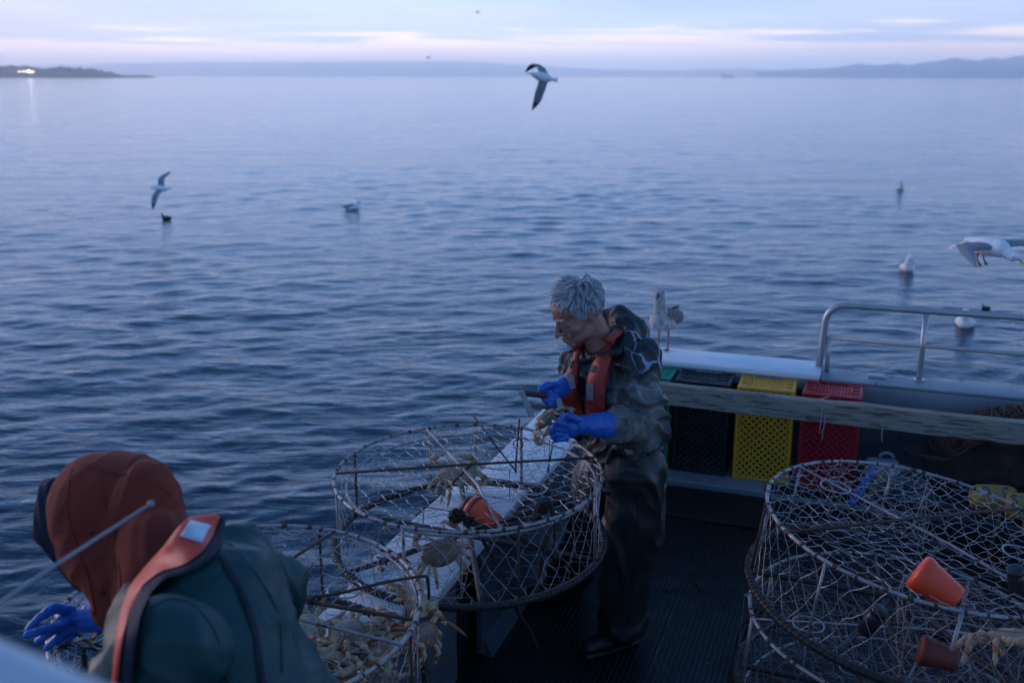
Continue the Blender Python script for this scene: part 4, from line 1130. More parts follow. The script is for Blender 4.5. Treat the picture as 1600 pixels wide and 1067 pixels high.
# ================================================================ MEASURED CRAB AND GAUGE
gq = at(845, 655, Y=3.66)
crab('brown crab held in the blue gloves and being measured', at(852, 655, Y=3.64), (R(-68), R(4), R(64)), .80, False, random.Random(5), droop=22)
gz = thing('crab_gauge', 'metal crab measuring gauge with black handle held over a crab', 'gauge', gq)
m_gm = mat('gauge_metal', (.36, .35, .36), (.28, .27, .28), scale=20, rough=.4, metal=.5)
def rel(px, py, Y): return at(px, py, Y=Y) - gq
def flatbar(g, a, b, w, th, nrm=(0, -1, .25)):
    d = (b - a); L_ = d.length; d.normalize(); n = Vector(nrm); n = (n - d * n.dot(d)).normalized(); s = d.cross(n)
    M = Matrix((d, s, n)).transposed().to_4x4(); M.translation = (a + b) / 2
    bm = bmesh.new(); bmesh.ops.create_cube(bm, size=1)
    for v in bm.verts: v.co = Vector((v.co.x * L_, v.co.y * w, v.co.z * th))
    bmesh.ops.bevel(bm, geom=bm.edges[:], offset=min(th, w) * .2, segments=2, affect='EDGES'); g.addbm(bm, M)
g = MB(); flatbar(g, rel(815, 611, 3.60), rel(831, 651, 3.58), .022, .007); g.build('left_jaw', m_gm, gz, smooth=False)
g = MB(); flatbar(g, rel(872, 622, 3.72), rel(882, 656, 3.66), .022, .007); g.build('right_jaw', m_gm, gz, smooth=False)
g = MB(); flatbar(g, rel(829, 634, 3.60), rel(852, 636, 3.64), .016, .008); flatbar(g, rel(850, 635.5, 3.64), rel(878, 643, 3.70), .016, .008); g.build('cross_bar', mat('gauge_dark', (.07, .075, .08), (.05, .05, .055), rough=.4), gz, smooth=False)
g = MB(); g.cap(rel(820, 614, 3.61), rel(852, 618, 3.68), .012, .012); g.build('black_handle', m_black, gz)

# ================================================================ GULLS
m_gw = mat('gull_white', (.93, .93, .93), (.84, .84, .86), scale=30, rough=.8)
m_gg = mat('gull_grey', (.28, .31, .36), (.20, .225, .27), scale=26, rough=.8)
m_gd = mat('gull_dark', (.035, .035, .045), (.06, .06, .07), scale=26, rough=.8)
m_gm_ = mat('gull_mottled', (.62, .58, .58), (.30, .27, .26), scale=42, rough=.85, contrast=.16, bump=.3, bscale=120)
m_gb = mat('gull_brown', (.26, .22, .20), (.13, .11, .10), scale=46, rough=.85, contrast=.16)
m_leg = mat('gull_leg', (.40, .15, .13), rough=.6)
m_bill = mat('gull_bill', (.62, .42, .05), rough=.4); m_bill_d = mat('gull_bill_dark', (.05, .035, .035), rough=.4)
def wing(side, span, chord, dihed, sweep, m_in, m_tip, root, fold=0.0, mb_under=None, twist=0.0, curl=0.0):
    """feathered wing: cambered blade with a scalloped trailing edge; side=+1 left. local: x forward, y left, z up"""
    nseg = 22; rows = []
    cur = Vector((.04, side * .045, .02)); ang = dihed; hd = 0.0
    for i in range(nseg + 1):
        t = i / nseg
        ch = chord * (1.0 - .20 * t if t < .5 else .90 * (1 - ((t - .5) / .5) ** 1.7 * .93))
        ch *= 1 + .045 * math.sin(t * 60)        # feather tips
        bend = sweep * (1 if t < .42 else -1.6)
        a = R(dihed - curl * t * (1 if t > .3 else .4))
        step = span / nseg
        if i: cur = cur + Vector((math.sin(R(bend)) * step, side * math.cos(R(bend)) * math.cos(a) * step, math.sin(a) * step))
        rows.append((cur.copy(), ch, a))
    g1, g2 = MB(), MB()
    for part, (i0, i1) in ((g1, (0, int(nseg * .74))), (g2, (int(nseg * .74), nseg))):
        vs = []; m = 7
        for i in range(i0, i1 + 1):
            c, ch, a = rows[i]
            up = Vector((0, -side * math.sin(a), math.cos(a)))
            for k in range(m):
                s = k / (m - 1); x = .28 * ch - ch * s
                th = .010 * (1 - s) * (1 - i / nseg * .7) + .0012; cam_ = .10 * ch * math.sin(math.pi * s ** .8)
                vs.append(c + Vector((x, 0, 0)) + up * (cam_ + th)); vs.append(c + Vector((x, 0, 0)) + up * (cam_ - th))
        W = m * 2; fs = []
        for i in range(i1 - i0):
            b = i * W
            for k in range(m - 1):
                fs.append((b + 2 * k, b + 2 * k + 2, b + W + 2 * k + 2, b + W + 2 * k)); fs.append((b + 2 * k + 1, b + W + 2 * k + 1, b + W + 2 * k + 3, b + 2 * k + 3))
            fs.append((b, b + W, b + W + 1, b + 1)); fs.append((b + W - 2, b + W - 1, b + 2 * W - 1, b + 2 * W - 2))
        fs.append(tuple([2 * k for k in range(m)] + [2 * k + 1 for k in range(m - 1, -1, -1)])); e = (i1 - i0) * W
        fs.append(tuple([e + 2 * k for k in range(m - 1, -1, -1)] + [e + 2 * k + 1 for k in range(m)]))
        part.add(vs, fs)
    w = g1.build('wing', m_in, root, flat_angle=50); g2.build('wing_tip', m_tip, w, flat_angle=50)
    return w
def gull(label, loc, rot, pose, mw=None, mg=None, wings=None, mtip=None, legs=False, bill=None, s=1.0, headturn=0.0, neck=0.0, tail=None, group=None, headdown=0.0):
    """local axes: x forward, y left, z up; origin at the waterline / feet / body centre"""
    mw = mw or m_gw; mg = mg or m_gg
    t = thing('seagull', label, 'seagull', loc, rot, group=group); t.scale = (s,) * 3
    zb = {'float': .035, 'stand': .20, 'fly': 0}[pose]; g = MB()
    g.ell((0, 0, zb), (.165, .078 if pose != 'float' else .098, .072), rot=Matrix.Rotation(R(-6 if pose != 'stand' else -14), 3, 'Y'), seg=18, rings=12)
    g.ell((.085, 0, zb + .012), (.085, .070, .070), seg=16, rings=10)
    if pose == 'fly':
        hp = Vector((.205, 0, .030 - headdown)); g.chain([(.11, 0, .015), hp], [.055, .036])
    elif pose == 'float':
        hp = Vector((.140, 0, zb + .135 + neck)); g.chain([(.085, 0, zb + .02), (.125, 0, zb + .075), hp], [.078, .052, .036])
    else:
        hp = Vector((.120, 0, zb + .215 + neck)); g.chain([(.07, 0, zb + .03), (.10, 0, zb + .12), hp], [.066, .042, .034])
    hd = Matrix.Rotation(R(headturn), 3, 'Z')
    g.ell(hp + hd @ Vector((.012, 0, .004)), (.046, .032, .034), rot=hd, seg=14, rings=9)
    g.chain([(-.12, 0, zb), (-.20, 0, zb + .004)], [.045, .018])
    bm_ = fuse(g, .007, 3); displace(bm_, lambda c, n: noise.noise(c * 45) * .0018)
    body = link_mesh('body', bm_, mw, t)
    g = MB(); bp = hp + hd @ Vector((.050, 0, -.001)); dn = -.35 if pose != 'fly' else -.2 - headdown * 6
    g.tube([bp, bp + hd @ Vector((.026, 0, -.003 + .01 * dn)), bp + hd @ Vector((.046, 0, -.008 + .03 * dn)), bp + hd @ Vector((.051, 0, -.016 + .03 * dn))], [.010, .0085, .006, .002], 8); g.build('bill', bill or m_bill, t)
    for sy in (-1, 1):
        g = MB(); g.ell(hp + hd @ Vector((.030, sy * .027, .008)), (.0055,) * 3, seg=8, rings=6); g.build('eye', m_gd, t)
    # tail
    g = MB(); w = .05 if tail != 'fan' else .11; L_ = .10 if tail != 'fan' else .13; m = 9; vs = []
    for i in range(m):
        q = (i / (m - 1) - .5) * 2; a = q * (R(20) if tail != 'fan' else R(62))
        for rr in (.02, L_ * (1 + .05 * (i % 2))):
            for zz in (.003, -.003): vs.append((-.165 - math.cos(a) * rr, math.sin(a) * rr + q * .012, zb + .008 + zz - (.0 if tail != 'fan' else rr * .6)))
    fs = []
    for i in range(m - 1): b = i * 4; fs += [(b, b + 2, b + 6, b + 4), (b + 1, b + 5, b + 7, b + 3), (b + 2, b + 3, b + 7, b + 6), (b, b + 4, b + 5, b + 1)]
    fs += [(0, 1, 3, 2), ((m - 1) * 4, (m - 1) * 4 + 2, (m - 1) * 4 + 3, (m - 1) * 4 + 1)]
    g.add(vs, fs); g.build('tail', mw if mg is m_gg else mg, t, flat_angle=40)
    if wings:
        for side, spec in zip((1, -1), wings): wing(side, root=t, **spec)
    else:       # folded wings
        for sy in (-1, 1):
            g = MB(); tilt = 14 if pose == 'stand' else 6
            g.ell((-.035, sy * .058, zb + .028), (.150, .028, .052), rot=Matrix.Rotation(R(-tilt), 3, 'Y') @ Matrix.Rotation(R(-sy * 6), 3, 'Z'), seg=16, rings=10)
            g.chain([(-.13, sy * .035, zb + .03), (-.235, sy * .012, zb + .035)], [.030, .006])
            wm = fuse(g, .006, 2); link_mesh('wing', wm, mg, t)
            g = MB(); g.chain([(-.20, sy * .016, zb + .036), (-.285, sy * .006, zb + .047)], [.012, .003]); g.build('wing_tip', mtip or m_gd, t)
    if legs:
        for sy in (-1, 1):
            g = MB()
            if pose == 'stand':
                g.tube([(.0, sy * .032, zb - .05), (-.004, sy * .034, .075), (.0, sy * .034, .006)], [.010, .0055, .0055], 8)
                for a in (-28, 0, 28): g.tube([(0, sy * .034, .007), (.045 * math.cos(R(a)), sy * .034 + .045 * math.sin(R(a)), .004)], [.005, .003], 6)
                g.add([(0, sy * .034, .004), (.04 * math.cos(R(28)), sy * .034 - .04 * math.sin(R(28)), .003), (.042, sy * .034, .003), (.04 * math.cos(R(28)), sy * .034 + .04 * math.sin(R(28)), .003)], [(0, 1, 2), (0, 2, 3)])
            else:
                g.tube([(-.06, sy * .035, -.055), (-.05, sy * .037, -.10), (-.035, sy * .037, -.125)], [.012, .006, .006], 8)
                for a in (-25, 0, 25): g.tube([(-.035, sy * .037, -.125), (-.035 + .03 * math.cos(R(a)), sy * .037 + .04 * math.sin(R(a)), -.155)], [.006, .004], 6)
            g.build('leg', m_leg, t)
    return t
def wz(px, py): return at(px, py, z=WATER_Z + .005)
# flying gull high in the middle, banking: one wing up to the left, the other down
W = dict(span=.66, chord=.17, m_in=m_gg, m_tip=m_gd)
def basis(fwd, up, lean=0.0):
    f = Vector(fwd).normalized(); u = Vector(up); u = (u - f * u.dot(f)).normalized(); l = u.cross(f)
    return (Matrix.Rotation(R(lean), 3, 'Y') @ Matrix((f, l, u)).transposed()).to_euler()
gull('gull banking high over the horizon in the middle of the photo, wings curved', at(848, 121, Y=15), basis((-.80, -.45, -.02), (.50, -.74, .30), 14), 'fly',
     wings=[dict(W, dihed=-14, sweep=4, curl=34, span=.52), dict(W, dihed=-30, sweep=2, curl=92, span=.62)], s=.92)
gull('gull flying low over the water at the left with a raised wing', at(251, 296, Y=22), basis((-.90, .2, .0), (.62, -.5, .35)), 'fly',
     wings=[dict(W, dihed=8, sweep=8, curl=20, span=.58), dict(W, dihed=14, sweep=14, curl=45, span=.55)], s=.95)
gull('gull coming in with feet down and tail fanned at the right edge', at(1545, 384, Y=7.6), basis((.50, -.85, -.14), (.05, -.15, 1)), 'fly',
     wings=[dict(W, dihed=2, sweep=10, curl=20, span=.62, m_in=m_gg), dict(W, dihed=-8, sweep=-34, curl=16, span=.40, m_in=m_gg, m_tip=m_gg)], legs=True, tail='fan', headdown=.05, s=1.0)
gull('gull swimming on the water with its tail cocked, left of centre', wz(550, 327), (0, 0, R(4)), 'float', s=1.05, neck=.0)
gull('smallest far gull floating at the upper right', wz(1406, 294), (0, 0, R(-108)), 'float', s=1.2, neck=.02)
gull('white gull floating behind the boat, left of the incoming gull', wz(1417, 420), (0, 0, R(-106)), 'float', s=1.3, neck=.01, headturn=25)
gull('gull floating just behind the stern rail, partly hidden by its top tube', wz(1508, 506), (0, 0, R(-118)), 'float', s=1.3)
gull('young mottled gull standing on the stern board behind the man', at(1036, 545, z=.704), (0, 0, R(-118)), 'stand', mw=m_gm_, mg=m_gb, legs=True, bill=m_bill_d, headturn=12, s=1.0, neck=.0)
# specks: diving birds and far birds
m_dv = mat('dark_diver', (.02, .02, .022), rough=.6)
for px, py, sc, lb in ((260, 344, 1.0, 'small dark bird afloat under the low flying gull'), (1541, 481, .5, 'small dark bird head showing above the rail at the right')):
    t = thing('diving_bird', lb, 'bird', wz(px, py), (0, 0, R(170))); t.scale = (sc,) * 3
    g = MB(); g.ell((0, 0, .03), (.13, .06, .05)); g.chain([(.08, 0, .05), (.11, 0, .12)], [.03, .022]); link_mesh('body', fuse(g, .01, 2), m_dv, t)
    g = MB(); g.tube([(.12, 0, .125), (.165, 0, .12)], [.009, .003], 7); g.build('bill', m_dv, t)
for px, py, lb in ((745, 20, 'tiny bird far up in the sky, right of two'), (668, 91, 'tiny bird just above the horizon haze, left of two')):
    gull(lb, at(px, py, Y=120), basis((-.7, .5, 0), (0, -.2, 1)), 'fly', wings=[dict(W, dihed=25, sweep=8, curl=30)] * 2, mw=m_gg)

# ================================================================ PEOPLE
m_skin = mat('weathered_skin', (.42, .20, .145), (.34, .145, .105), scale=16, rough=.48, sss=.12, bump=.25, bscale=220, contrast=.3)
m_lip = mat('lip_skin', (.30, .11, .09), rough=.5); m_eye = mat('eye_dark', (.05, .035, .03), rough=.3)
m_hair = mat('silver_hair', (.66, .66, .69), (.26, .26, .29), scale=160, rough=.5, contrast=.2, stretch=(1, 1, .6))
m_glove = mat('blue_glove', (.012, .125, .52), (.008, .085, .38), scale=14, rough=.42, bump=.35, bscale=120, coat=.1, spots=(.02, .03, .12), spot_scale=20, spot_amt=.68)
m_vest = mat('red_vest', (.46, .040, .022), (.30, .026, .018), scale=10, rough=.55, bump=.3, bscale=150, spots=(.10, .035, .025), spot_scale=18, spot_amt=.62)
m_vest2 = mat('orange_red_vest', (.82, .075, .035), (.70, .055, .030), scale=7, rough=.5, bump=.2, bscale=120)
m_patch = mat('worn_patch', (.30, .29, .27), (.20, .18, .17), scale=40, rough=.6)
m_refl = mat('reflective_tape', (.62, .66, .72), (.52, .56, .62), scale=20, rough=.3, bump=.1)

def jacket_mat():
    m = bpy.data.materials.new('storm_print_jacket'); m.use_nodes = True; N = m.node_tree.nodes; L = m.node_tree.links; b = N['Principled BSDF']
    b.inputs['Roughness'].default_value = .5; b.inputs['Specular IOR Level'].default_value = .45
    tc = N.new('ShaderNodeTexCoord')
    def noi(s, d=5, dist=0, off=(0, 0, 0)):
        mp = N.new('ShaderNodeMapping'); mp.inputs['Location'].default_value = off; L.new(tc.outputs['Object'], mp.inputs[0])
        n = N.new('ShaderNodeTexNoise'); n.inputs['Scale'].default_value = s; n.inputs['Detail'].default_value = d; n.inputs['Distortion'].default_value = dist; L.new(mp.outputs[0], n.inputs['Vector']); return n
    def rng(o, a, b_, c=0, d=1):
        r = N.new('ShaderNodeMapRange'); r.inputs[1].default_value = a; r.inputs[2].default_value = b_; r.inputs[3].default_value = c; r.inputs[4].default_value = d; L.new(o, r.inputs[0]); return r.outputs[0]
    def mix(f, a, b_):
        x = N.new('ShaderNodeMix'); x.data_type = 'RGBA'
        if isinstance(f, float): x.inputs[0].default_value = f
        else: L.new(f, x.inputs[0])
        for i, c in ((6, a), (7, b_)):
            if isinstance(c, tuple): x.inputs[i].default_value = (*c, 1)
            else: L.new(c, x.inputs[i])
        return x.outputs[2]
    # lightning veins: edges of a strongly warped cell pattern
    nz_ = noi(5, 4, 0).outputs['Color']
    va = N.new('ShaderNodeVectorMath'); va.operation = 'MULTIPLY_ADD'; va.inputs[1].default_value = (.16, .16, .16); L.new(nz_, va.inputs[0]); L.new(tc.outputs['Object'], va.inputs[2])
    vo = N.new('ShaderNodeTexVoronoi'); vo.feature = 'DISTANCE_TO_EDGE'; vo.inputs['Scale'].default_value = 7.5; L.new(va.outputs[0], vo.inputs['Vector'])
    vein = rng(vo.outputs['Distance'], .012, .045, 1, 0)
    sx = N.new('ShaderNodeSeparateXYZ'); L.new(tc.outputs['Object'], sx.inputs[0])
    mul = N.new('ShaderNodeMath'); mul.operation = 'MULTIPLY'; L.new(vein, mul.inputs[0]); L.new(rng(noi(3.3, 3, 0, (3, 1, 2)).outputs['Fac'], .46, .60), mul.inputs[1])
    mul2 = N.new('ShaderNodeMath'); mul2.operation = 'MULTIPLY'; L.new(mul.outputs[0], mul2.inputs[0]); L.new(rng(sx.outputs[2], 1.22, 1.40), mul2.inputs[1])
    base = mix(rng(noi(6, 6, .5).outputs['Fac'], .4, .62), (.010, .011, .014), (.022, .026, .034))
    # grey-green print and dried mud on body and sleeve
    olive = mix(rng(noi(9, 7, .8, (5, 5, 5)).outputs['Fac'], .38, .64), (.20, .205, .18), (.045, .052, .054))
    area = N.new('ShaderNodeMath'); area.operation = 'ADD'; area.use_clamp = True
    sl = rng(noi(3.0, 4, .6, (9, 2, 4)).outputs['Fac'], .34, .50); L.new(sl, area.inputs[0]); area.inputs[1].default_value = -.05
    dt = N.new('ShaderNodeVectorMath'); dt.operation = 'DOT_PRODUCT'; dt.inputs[1].default_value = LXJ; L.new(tc.outputs['Object'], dt.inputs[0])
    arm = rng(dt.outputs['Value'], ARM0, ARM0 + .06)
    am = N.new('ShaderNodeMath'); am.operation = 'MULTIPLY'; L.new(area.outputs[0], am.inputs[0]); L.new(arm, am.inputs[1]); area = am
    ar2 = N.new('ShaderNodeMath'); ar2.operation = 'MULTIPLY'; L.new(area.outputs[0], ar2.inputs[0]); L.new(rng(sx.outputs[2], 1.40, 1.30), ar2.inputs[1])
    c = mix(ar2.outputs[0], base, olive); c = mix(mul2.outputs[0], c, (.30, .36, .50))
    L.new(c, b.inputs['Base Color'])
    bp = N.new('ShaderNodeBump'); bp.inputs['Strength'].default_value = .5; bp.inputs['Distance'].default_value = .006; L.new(noi(38, 5, 1).outputs['Fac'], bp.inputs['Height']); L.new(bp.outputs[0], b.inputs['Normal'])
    L.new(rng(noi(12).outputs['Fac'], .35, .65, .35, .65), b.inputs['Roughness'])
    return m
_fx = Vector((-.80, -.60, 0)).normalized(); LXJ = Vector((0, 0, 1)).cross(_fx)
ARM0 = (at(958, 606, Y=3.99) - at(955, 985, z=0)).dot(LXJ) + .115
m_jacket = jacket_mat()
m_pants = mat('wet_dark_oilskin', (.012, .014, .015), (.032, .038, .036), scale=5, rough=.32, rough2=.6, bump=.35, bscale=40, contrast=.22, spots=(.045, .036, .032), spot_scale=6, spot_amt=.66)
m_boot = mat('black_boot', (.012, .012, .013), rough=.35)
m_teal = mat('teal_oilskin', (.006, .062, .062), (.007, .040, .046), scale=5, rough=.5, rough2=.65, bump=.25, bscale=60, spots=(.035, .085, .095), spot_scale=7.5, spot_amt=.66)
m_rusth = mat('rust_hood_cloth', (.25, .028, .010), (.17, .020, .008), scale=6, rough=.88, bump=.4, bscale=260, spots=(.26, .06, .035), spot_scale=16, spot_amt=.70)
m_navy = mat('navy_cap_cloth', (.012, .014, .028), (.018, .02, .035), scale=12, rough=.8, bump=.3, bscale=200)

def frame(f, up=(0, 0, 1)):
    f = Vector(f).normalized(); u = Vector(up); u = (u - f * u.dot(f)).normalized(); l = u.cross(f)
    return Matrix((l, f, u)).transposed()      # columns: left, forward, up

# ---------------- the standing man
root = thing('person', 'grey haired man in dark jacket, red life vest and blue gloves, measuring a crab', 'person', at(955, 985, z=0))
FX = Vector((-.80, -.60, 0)).normalized(); LX = Vector((0, 0, 1)).cross(FX)
pel = at(978, 722, Y=4.06); che = at(958, 606, Y=3.99); nek = at(951, 546, Y=3.95)
shL = at(996, 566, Y=3.86); elL = at(1008, 670, Y=3.82); wrL = at(948, 664, Y=3.62)
shR = at(912, 572, Y=4.07); elR = at(900, 655, Y=4.13); wrR = at(888, 606, Y=3.93)
hipL = at(993, 738, Y=3.96); knL = at(988, 860, Y=3.95); anL = at(972, 972, Y=4.0)
hipR = at(948, 734, Y=4.17); knR = at(925, 832, Y=4.22); anR = at(888, 900, Y=4.46)
HC = at(902, 488, Y=3.86)            # centre of the head
HF = Vector((-.82, -.42, -.46)).normalized()    # bowed, looking down-left
HM = frame(HF, (.06, .0, 1)); HS = 1.01
def H(l, f, u): return HC + HM @ (Vector((l, f, u)) * HS)
# one continuous body: head with features, neck, trunk, arms and legs
g = MB()
def He(l, f, u, r, rz=None): g.ell(H(l, f, u), tuple(x * HS for x in r), rot=HM if rz is None else HM @ rz, seg=18, rings=12)
He(0, -.018, .030, (.073, .096, .084)); He(0, .030, -.02, (.064, .064, .078)); He(0, .035, -.075, (.050, .052, .036)); He(0, .072, -.100, (.024, .020, .018))
He(0, .058, .048, (.058, .036, .042))
for s in (-1, 1):
    He(s * .047, .050, -.028, (.020, .026, .020)); He(s * .046, .010, -.070, (.016, .040, .026), Matrix.Rotation(R(-18), 3, 'X'))
    He(s * .026, .085, .022, (.024, .010, .009)); He(s * .031, .070, .002, (.0155, .0145, .0115)); He(s * .012, .104, -.036, (.008, .010, .007))
    He(s * .077, -.012, -.008, (.009, .017, .030), Matrix.Rotation(R(-12), 3, 'X')); He(s * .083, -.020, .006, (.006, .012, .018)); He(s * .080, -.006, -.034, (.006, .008, .009))
    He(s * .026, .086, -.052, (.012, .008, .012))
g.chain([H(0, .090, .016), H(0, .108, -.014), H(0, .118, -.034)], [.0085 * HS, .0095 * HS, .0125 * HS], n=12)
He(0, .096, -.058, (.018, .010, .008)); He(0, .097, -.070, (.022, .0085, .0055)); He(0, .093, -.080, (.019, .0085, .006)); He(0, .085, -.090, (.016, .010, .008))
g.chain([H(0, -.03, -.05), nek + Vector((-.02, -.01, .0)), nek - Vector((0, 0, .06))], [.060, .062, .075])
g.chain([nek - Vector((0, 0, .05)), che, pel.lerp(che, .4), pel], [.09, .135, .125, .13])
g.chain([shL, elL, wrL], [.052, .042, .030]); g.chain([shR, elR, wrR], [.052, .042, .030]); g.chain([shL, nek - Vector((0, 0, .07)), shR], [.055, .07, .055])
g.chain([hipL, knL, anL], [.085, .058, .042]); g.chain([hipR, knR, anR], [.085, .058, .042])
bd = fuse(g, .0046, 2)
# sculpted eye sockets, mouth line and nasolabial creases
HMi = HM.inverted()
def sculpt(c, n):
    q = (HMi @ (c - HC)) / HS; d = 0.0
    if q.length > .2: return 0.0
    for s in (-1, 1):
        e = ((q.x - s * .030) / .020) ** 2 + ((q.z - .011) / .0055) ** 2
        if q.y > .04: d -= .0035 * math.exp(-e)
        e = ((q.x - s * .031) / .017) ** 2 + ((q.z + .0135) / .004) ** 2
        if q.y > .04: d -= .0022 * math.exp(-e)
        # crease from nose wing to the mouth corner
        x0 = s * (.020 + .35 * (-.036 - q.z)); 
        if -.075 < q.z < -.03 and q.y > .05: d -= .0024 * math.exp(-((q.x - x0) / .0035) ** 2)
        if q.y > .02: d -= .0018 * math.exp(-((q.x - s * .052) / .006) ** 2 - ((q.z + .052) / .03) ** 2)
    if q.y > .07: d -= .0034 * math.exp(-((q.z + .0645) / .0022) ** 2 - (q.x / .024) ** 4)
    if q.z > .035 and q.y > .05: d += .0010 * math.sin(q.z * 420) * math.exp(-((q.z - .055) / .015) ** 2)
    d += noise.noise(q * 90) * .0007
    return d
displace(bd, sculpt)
body = link_mesh('body', bd, m_skin, root, world_space=True)
bvb = None
# closed eyelids' dark lash line, eyebrows
for s in (-1, 1):
    g = MB(); g.tube([H(s * (.031 + .0125 * math.cos(a)), .0845 - .004 * abs(math.cos(a)), -.006 - .0045 * math.sin(a)) for a in [R(q) for q in (0, 30, 60, 90, 120, 150, 180)]], .0014, 5); g.build('eyelashes', m_eye, root) if False else link_mesh('eyelashes', g.mesh('l'), m_eye, root, world_space=True)
    g = MB(); random.seed(6)
    for k in range(38):
        x = random.uniform(.012, .044); p = H(s * x, .098 - .30 * (x - .01) ** 1.0 * .9, .022 + random.uniform(-.003, .004) + .004 * math.sin((x - .01) * 80))
        g.tube([p, p + HM @ Vector((s * .007, .003, .001))], [.0011, .0004], 4)
    link_mesh('eyebrow', g.mesh('e'), m_hair, root, world_space=True)
# hair: a cap with thousands of combed locks
hc = MB(); 
def hair_ok(q):     # q in head units; hairline
    l, f, u = q
    if u > .062: return f < .090
    if u > .02: return f < .050 - max(0, (.05 - u)) * .6 and (abs(l) > .035 or f < .0)
    if abs(l) > .05 and -.045 < u < .016 and -.045 < f < .020: return False
    if u > -.03: return f < .002 - (0.02 - u) * .35 if abs(l) > .05 else f < -.03
    return f < -.045
rnd = random.Random(18)
hcap = MB(); hcap.ell(HC + HM @ (Vector((0, -.024, .034)) * HS), tuple(x * HS for x in (.0735, .0945, .0830)), rot=HM, seg=64, rings=44)
hv = []; hf = []
cv = [Vector(v) for v in hcap.v]; keep = {}
for i, v in enumerate(cv):
    q = (HMi @ (v - HC)) / HS
    if hair_ok(q): keep[i] = len(hv); hv.append(v + (v - HC).normalized() * noise.noise(q * 60) * .003)
for f in hcap.f:
    if all(i in keep for i in f): hf.append(tuple(keep[i] for i in f))
me = bpy.data.meshes.new('hair'); me.from_pydata([tuple(v) for v in hv], [], hf)
hair = link_mesh('hair', me, m_hair, root, world_space=True)
def scalp(n): return Vector((0, -.024, .034)) + Vector((n.x * .076, n.y * .097, n.z * .085))
def rdir():
    a = rnd.uniform(0, 2 * math.pi); z = rnd.uniform(-1, 1); r_ = math.sqrt(1 - z * z); return Vector((r_ * math.cos(a), r_ * math.sin(a), z))
clumps = []
while len(clumps) < 430:
    n = rdir(); q = scalp(n)
    if not hair_ok(q): continue
    top = max(0, n.z)
    d = Vector((-.55 * top + n.x * .3, .70 * top + (-.25 if n.y < 0 else .0), -.95 * (1 - top) - .05)) + noise.noise_vector(q * 18) * .8
    d = (d - n * d.dot(n)).normalized()
    L_ = (.034 + .026 * top) * rnd.uniform(.65, 1.25) * (.6 if q.z < -.01 else 1) * (.6 if q.y > .045 else 1)
    lift = (.008 + .010 * top) * rnd.uniform(.4, 1.5)
    clumps.append((q, n, d, L_, lift))
g = MB(); cnt = 0
while cnt < 8600:
    n = rdir(); q = scalp(n)
    if not hair_ok(q): continue
    cnt += 1
    c = min(clumps, key=lambda c: (c[0] - q).length_squared)
    q0, n0, d, L_, lift = c; f = rnd.uniform(.75, 1.1)
    tipc = q0 + d * L_ + n0 * lift * .8; mid = q + d * L_ * .45 * f + n * lift * rnd.uniform(.7, 1.2)
    tip = (q + d * L_ * f + n * lift * .7).lerp(tipc, .62)
    mid = mid.lerp(q0 + d * L_ * .45 + n0 * lift, .35)
    g.tube([HC + HM @ (p * HS) for p in (q, mid, tip)], [.0012, .0012, .0003], 3, cap=False)
hs = link_mesh('hair_locks', g.mesh('locks'), m_hair, hair, kind='stuff')
hs.data.transform(Matrix.Translation(-root.location)); 

# jacket
g = MB()
waist = pel.lerp(che, .35)
g.ell(che + FX * .022 + Vector((.0, 0, .02)), (.192, .150, .20), rot=frame(FX), seg=24, rings=14)
g.ell(waist, (.176, .142, .19), rot=frame(FX), seg=24, rings=14)
g.ell(pel + Vector((0, 0, .03)), (.180, .150, .13), rot=frame(FX), seg=24, rings=14)
g.chain([shL + Vector((0, 0, .0)), nek + Vector((.02, .01, -.02)), shR], [.085, .088, .08], n=18)
g.chain([shL, elL.lerp(shL, .35), elL, elL.lerp(wrL, .80)], [.088, .080, .070, .058], n=18)
g.chain([shR, elR, wrR], [.088, .076, .055], n=18)
g.ell(elL + Vector((0.0, 0, -.01)), (.074, .072, .076))
jm = fuse(g, .0070, 3)
f1 = folds(8.0, .017, .9, (1, 1, .8), seed=1, fine=.7); 
def jk(c, n):
    k = 1.0
    de = (c - elL).length; 
    if de < .2: k += .9 * (1 - de / .2)
    return f1(c, n) * k
displace(jm, jk)
bvJ = bvh_of(jm)
link_mesh('jacket', jm, m_jacket, root, world_space=True)
# jacket hem, cuff and button
g = MB(); c = pel - Vector((0, 0, .075)); fr = frame(FX)
g.tube([c + fr @ Vector((.182 * math.cos(a), .150 * math.sin(a), .006 * math.sin(a * 3))) for a in [2 * math.pi * i / 40 for i in range(40)]], [.016 + .003 * math.sin(i) for i in range(40)], 8, closed=True)
link_mesh('jacket_hem', g.mesh('hem'), m_jacket, root, world_space=True)
# hood lying on the shoulders and standing up behind the neck
g = MB(); hb = nek - FX * .085 + Vector((0, 0, .035))
g.ell(at(984, 512, Y=4.0), (.085, .090, .062), rot=frame(FX) @ Matrix.Rotation(R(35), 3, 'X')); g.ell(at(960, 505, Y=4.08), (.08, .08, .075)); g.ell(at(962, 530, Y=3.93), (.070, .065, .055)); 
g.ell(at(990, 535, Y=3.95), (.075, .075, .055))
g.chain([at(946, 492, Y=4.06), at(968, 488, Y=4.02), at(988, 506, Y=3.97), at(982, 535, Y=3.88), at(962, 550, Y=3.83)], [.030, .036, .040, .036, .026])
g.chain([at(940, 500, Y=4.12), at(920, 540, Y=4.02), at(915, 560, Y=3.92)], [.035, .035, .03])
hm_ = fuse(g, .0075, 3); displace(hm_, folds(7, .008, 1.0, seed=4, fine=.4)); link_mesh('jacket_hood', hm_, m_jacket, root, world_space=True)
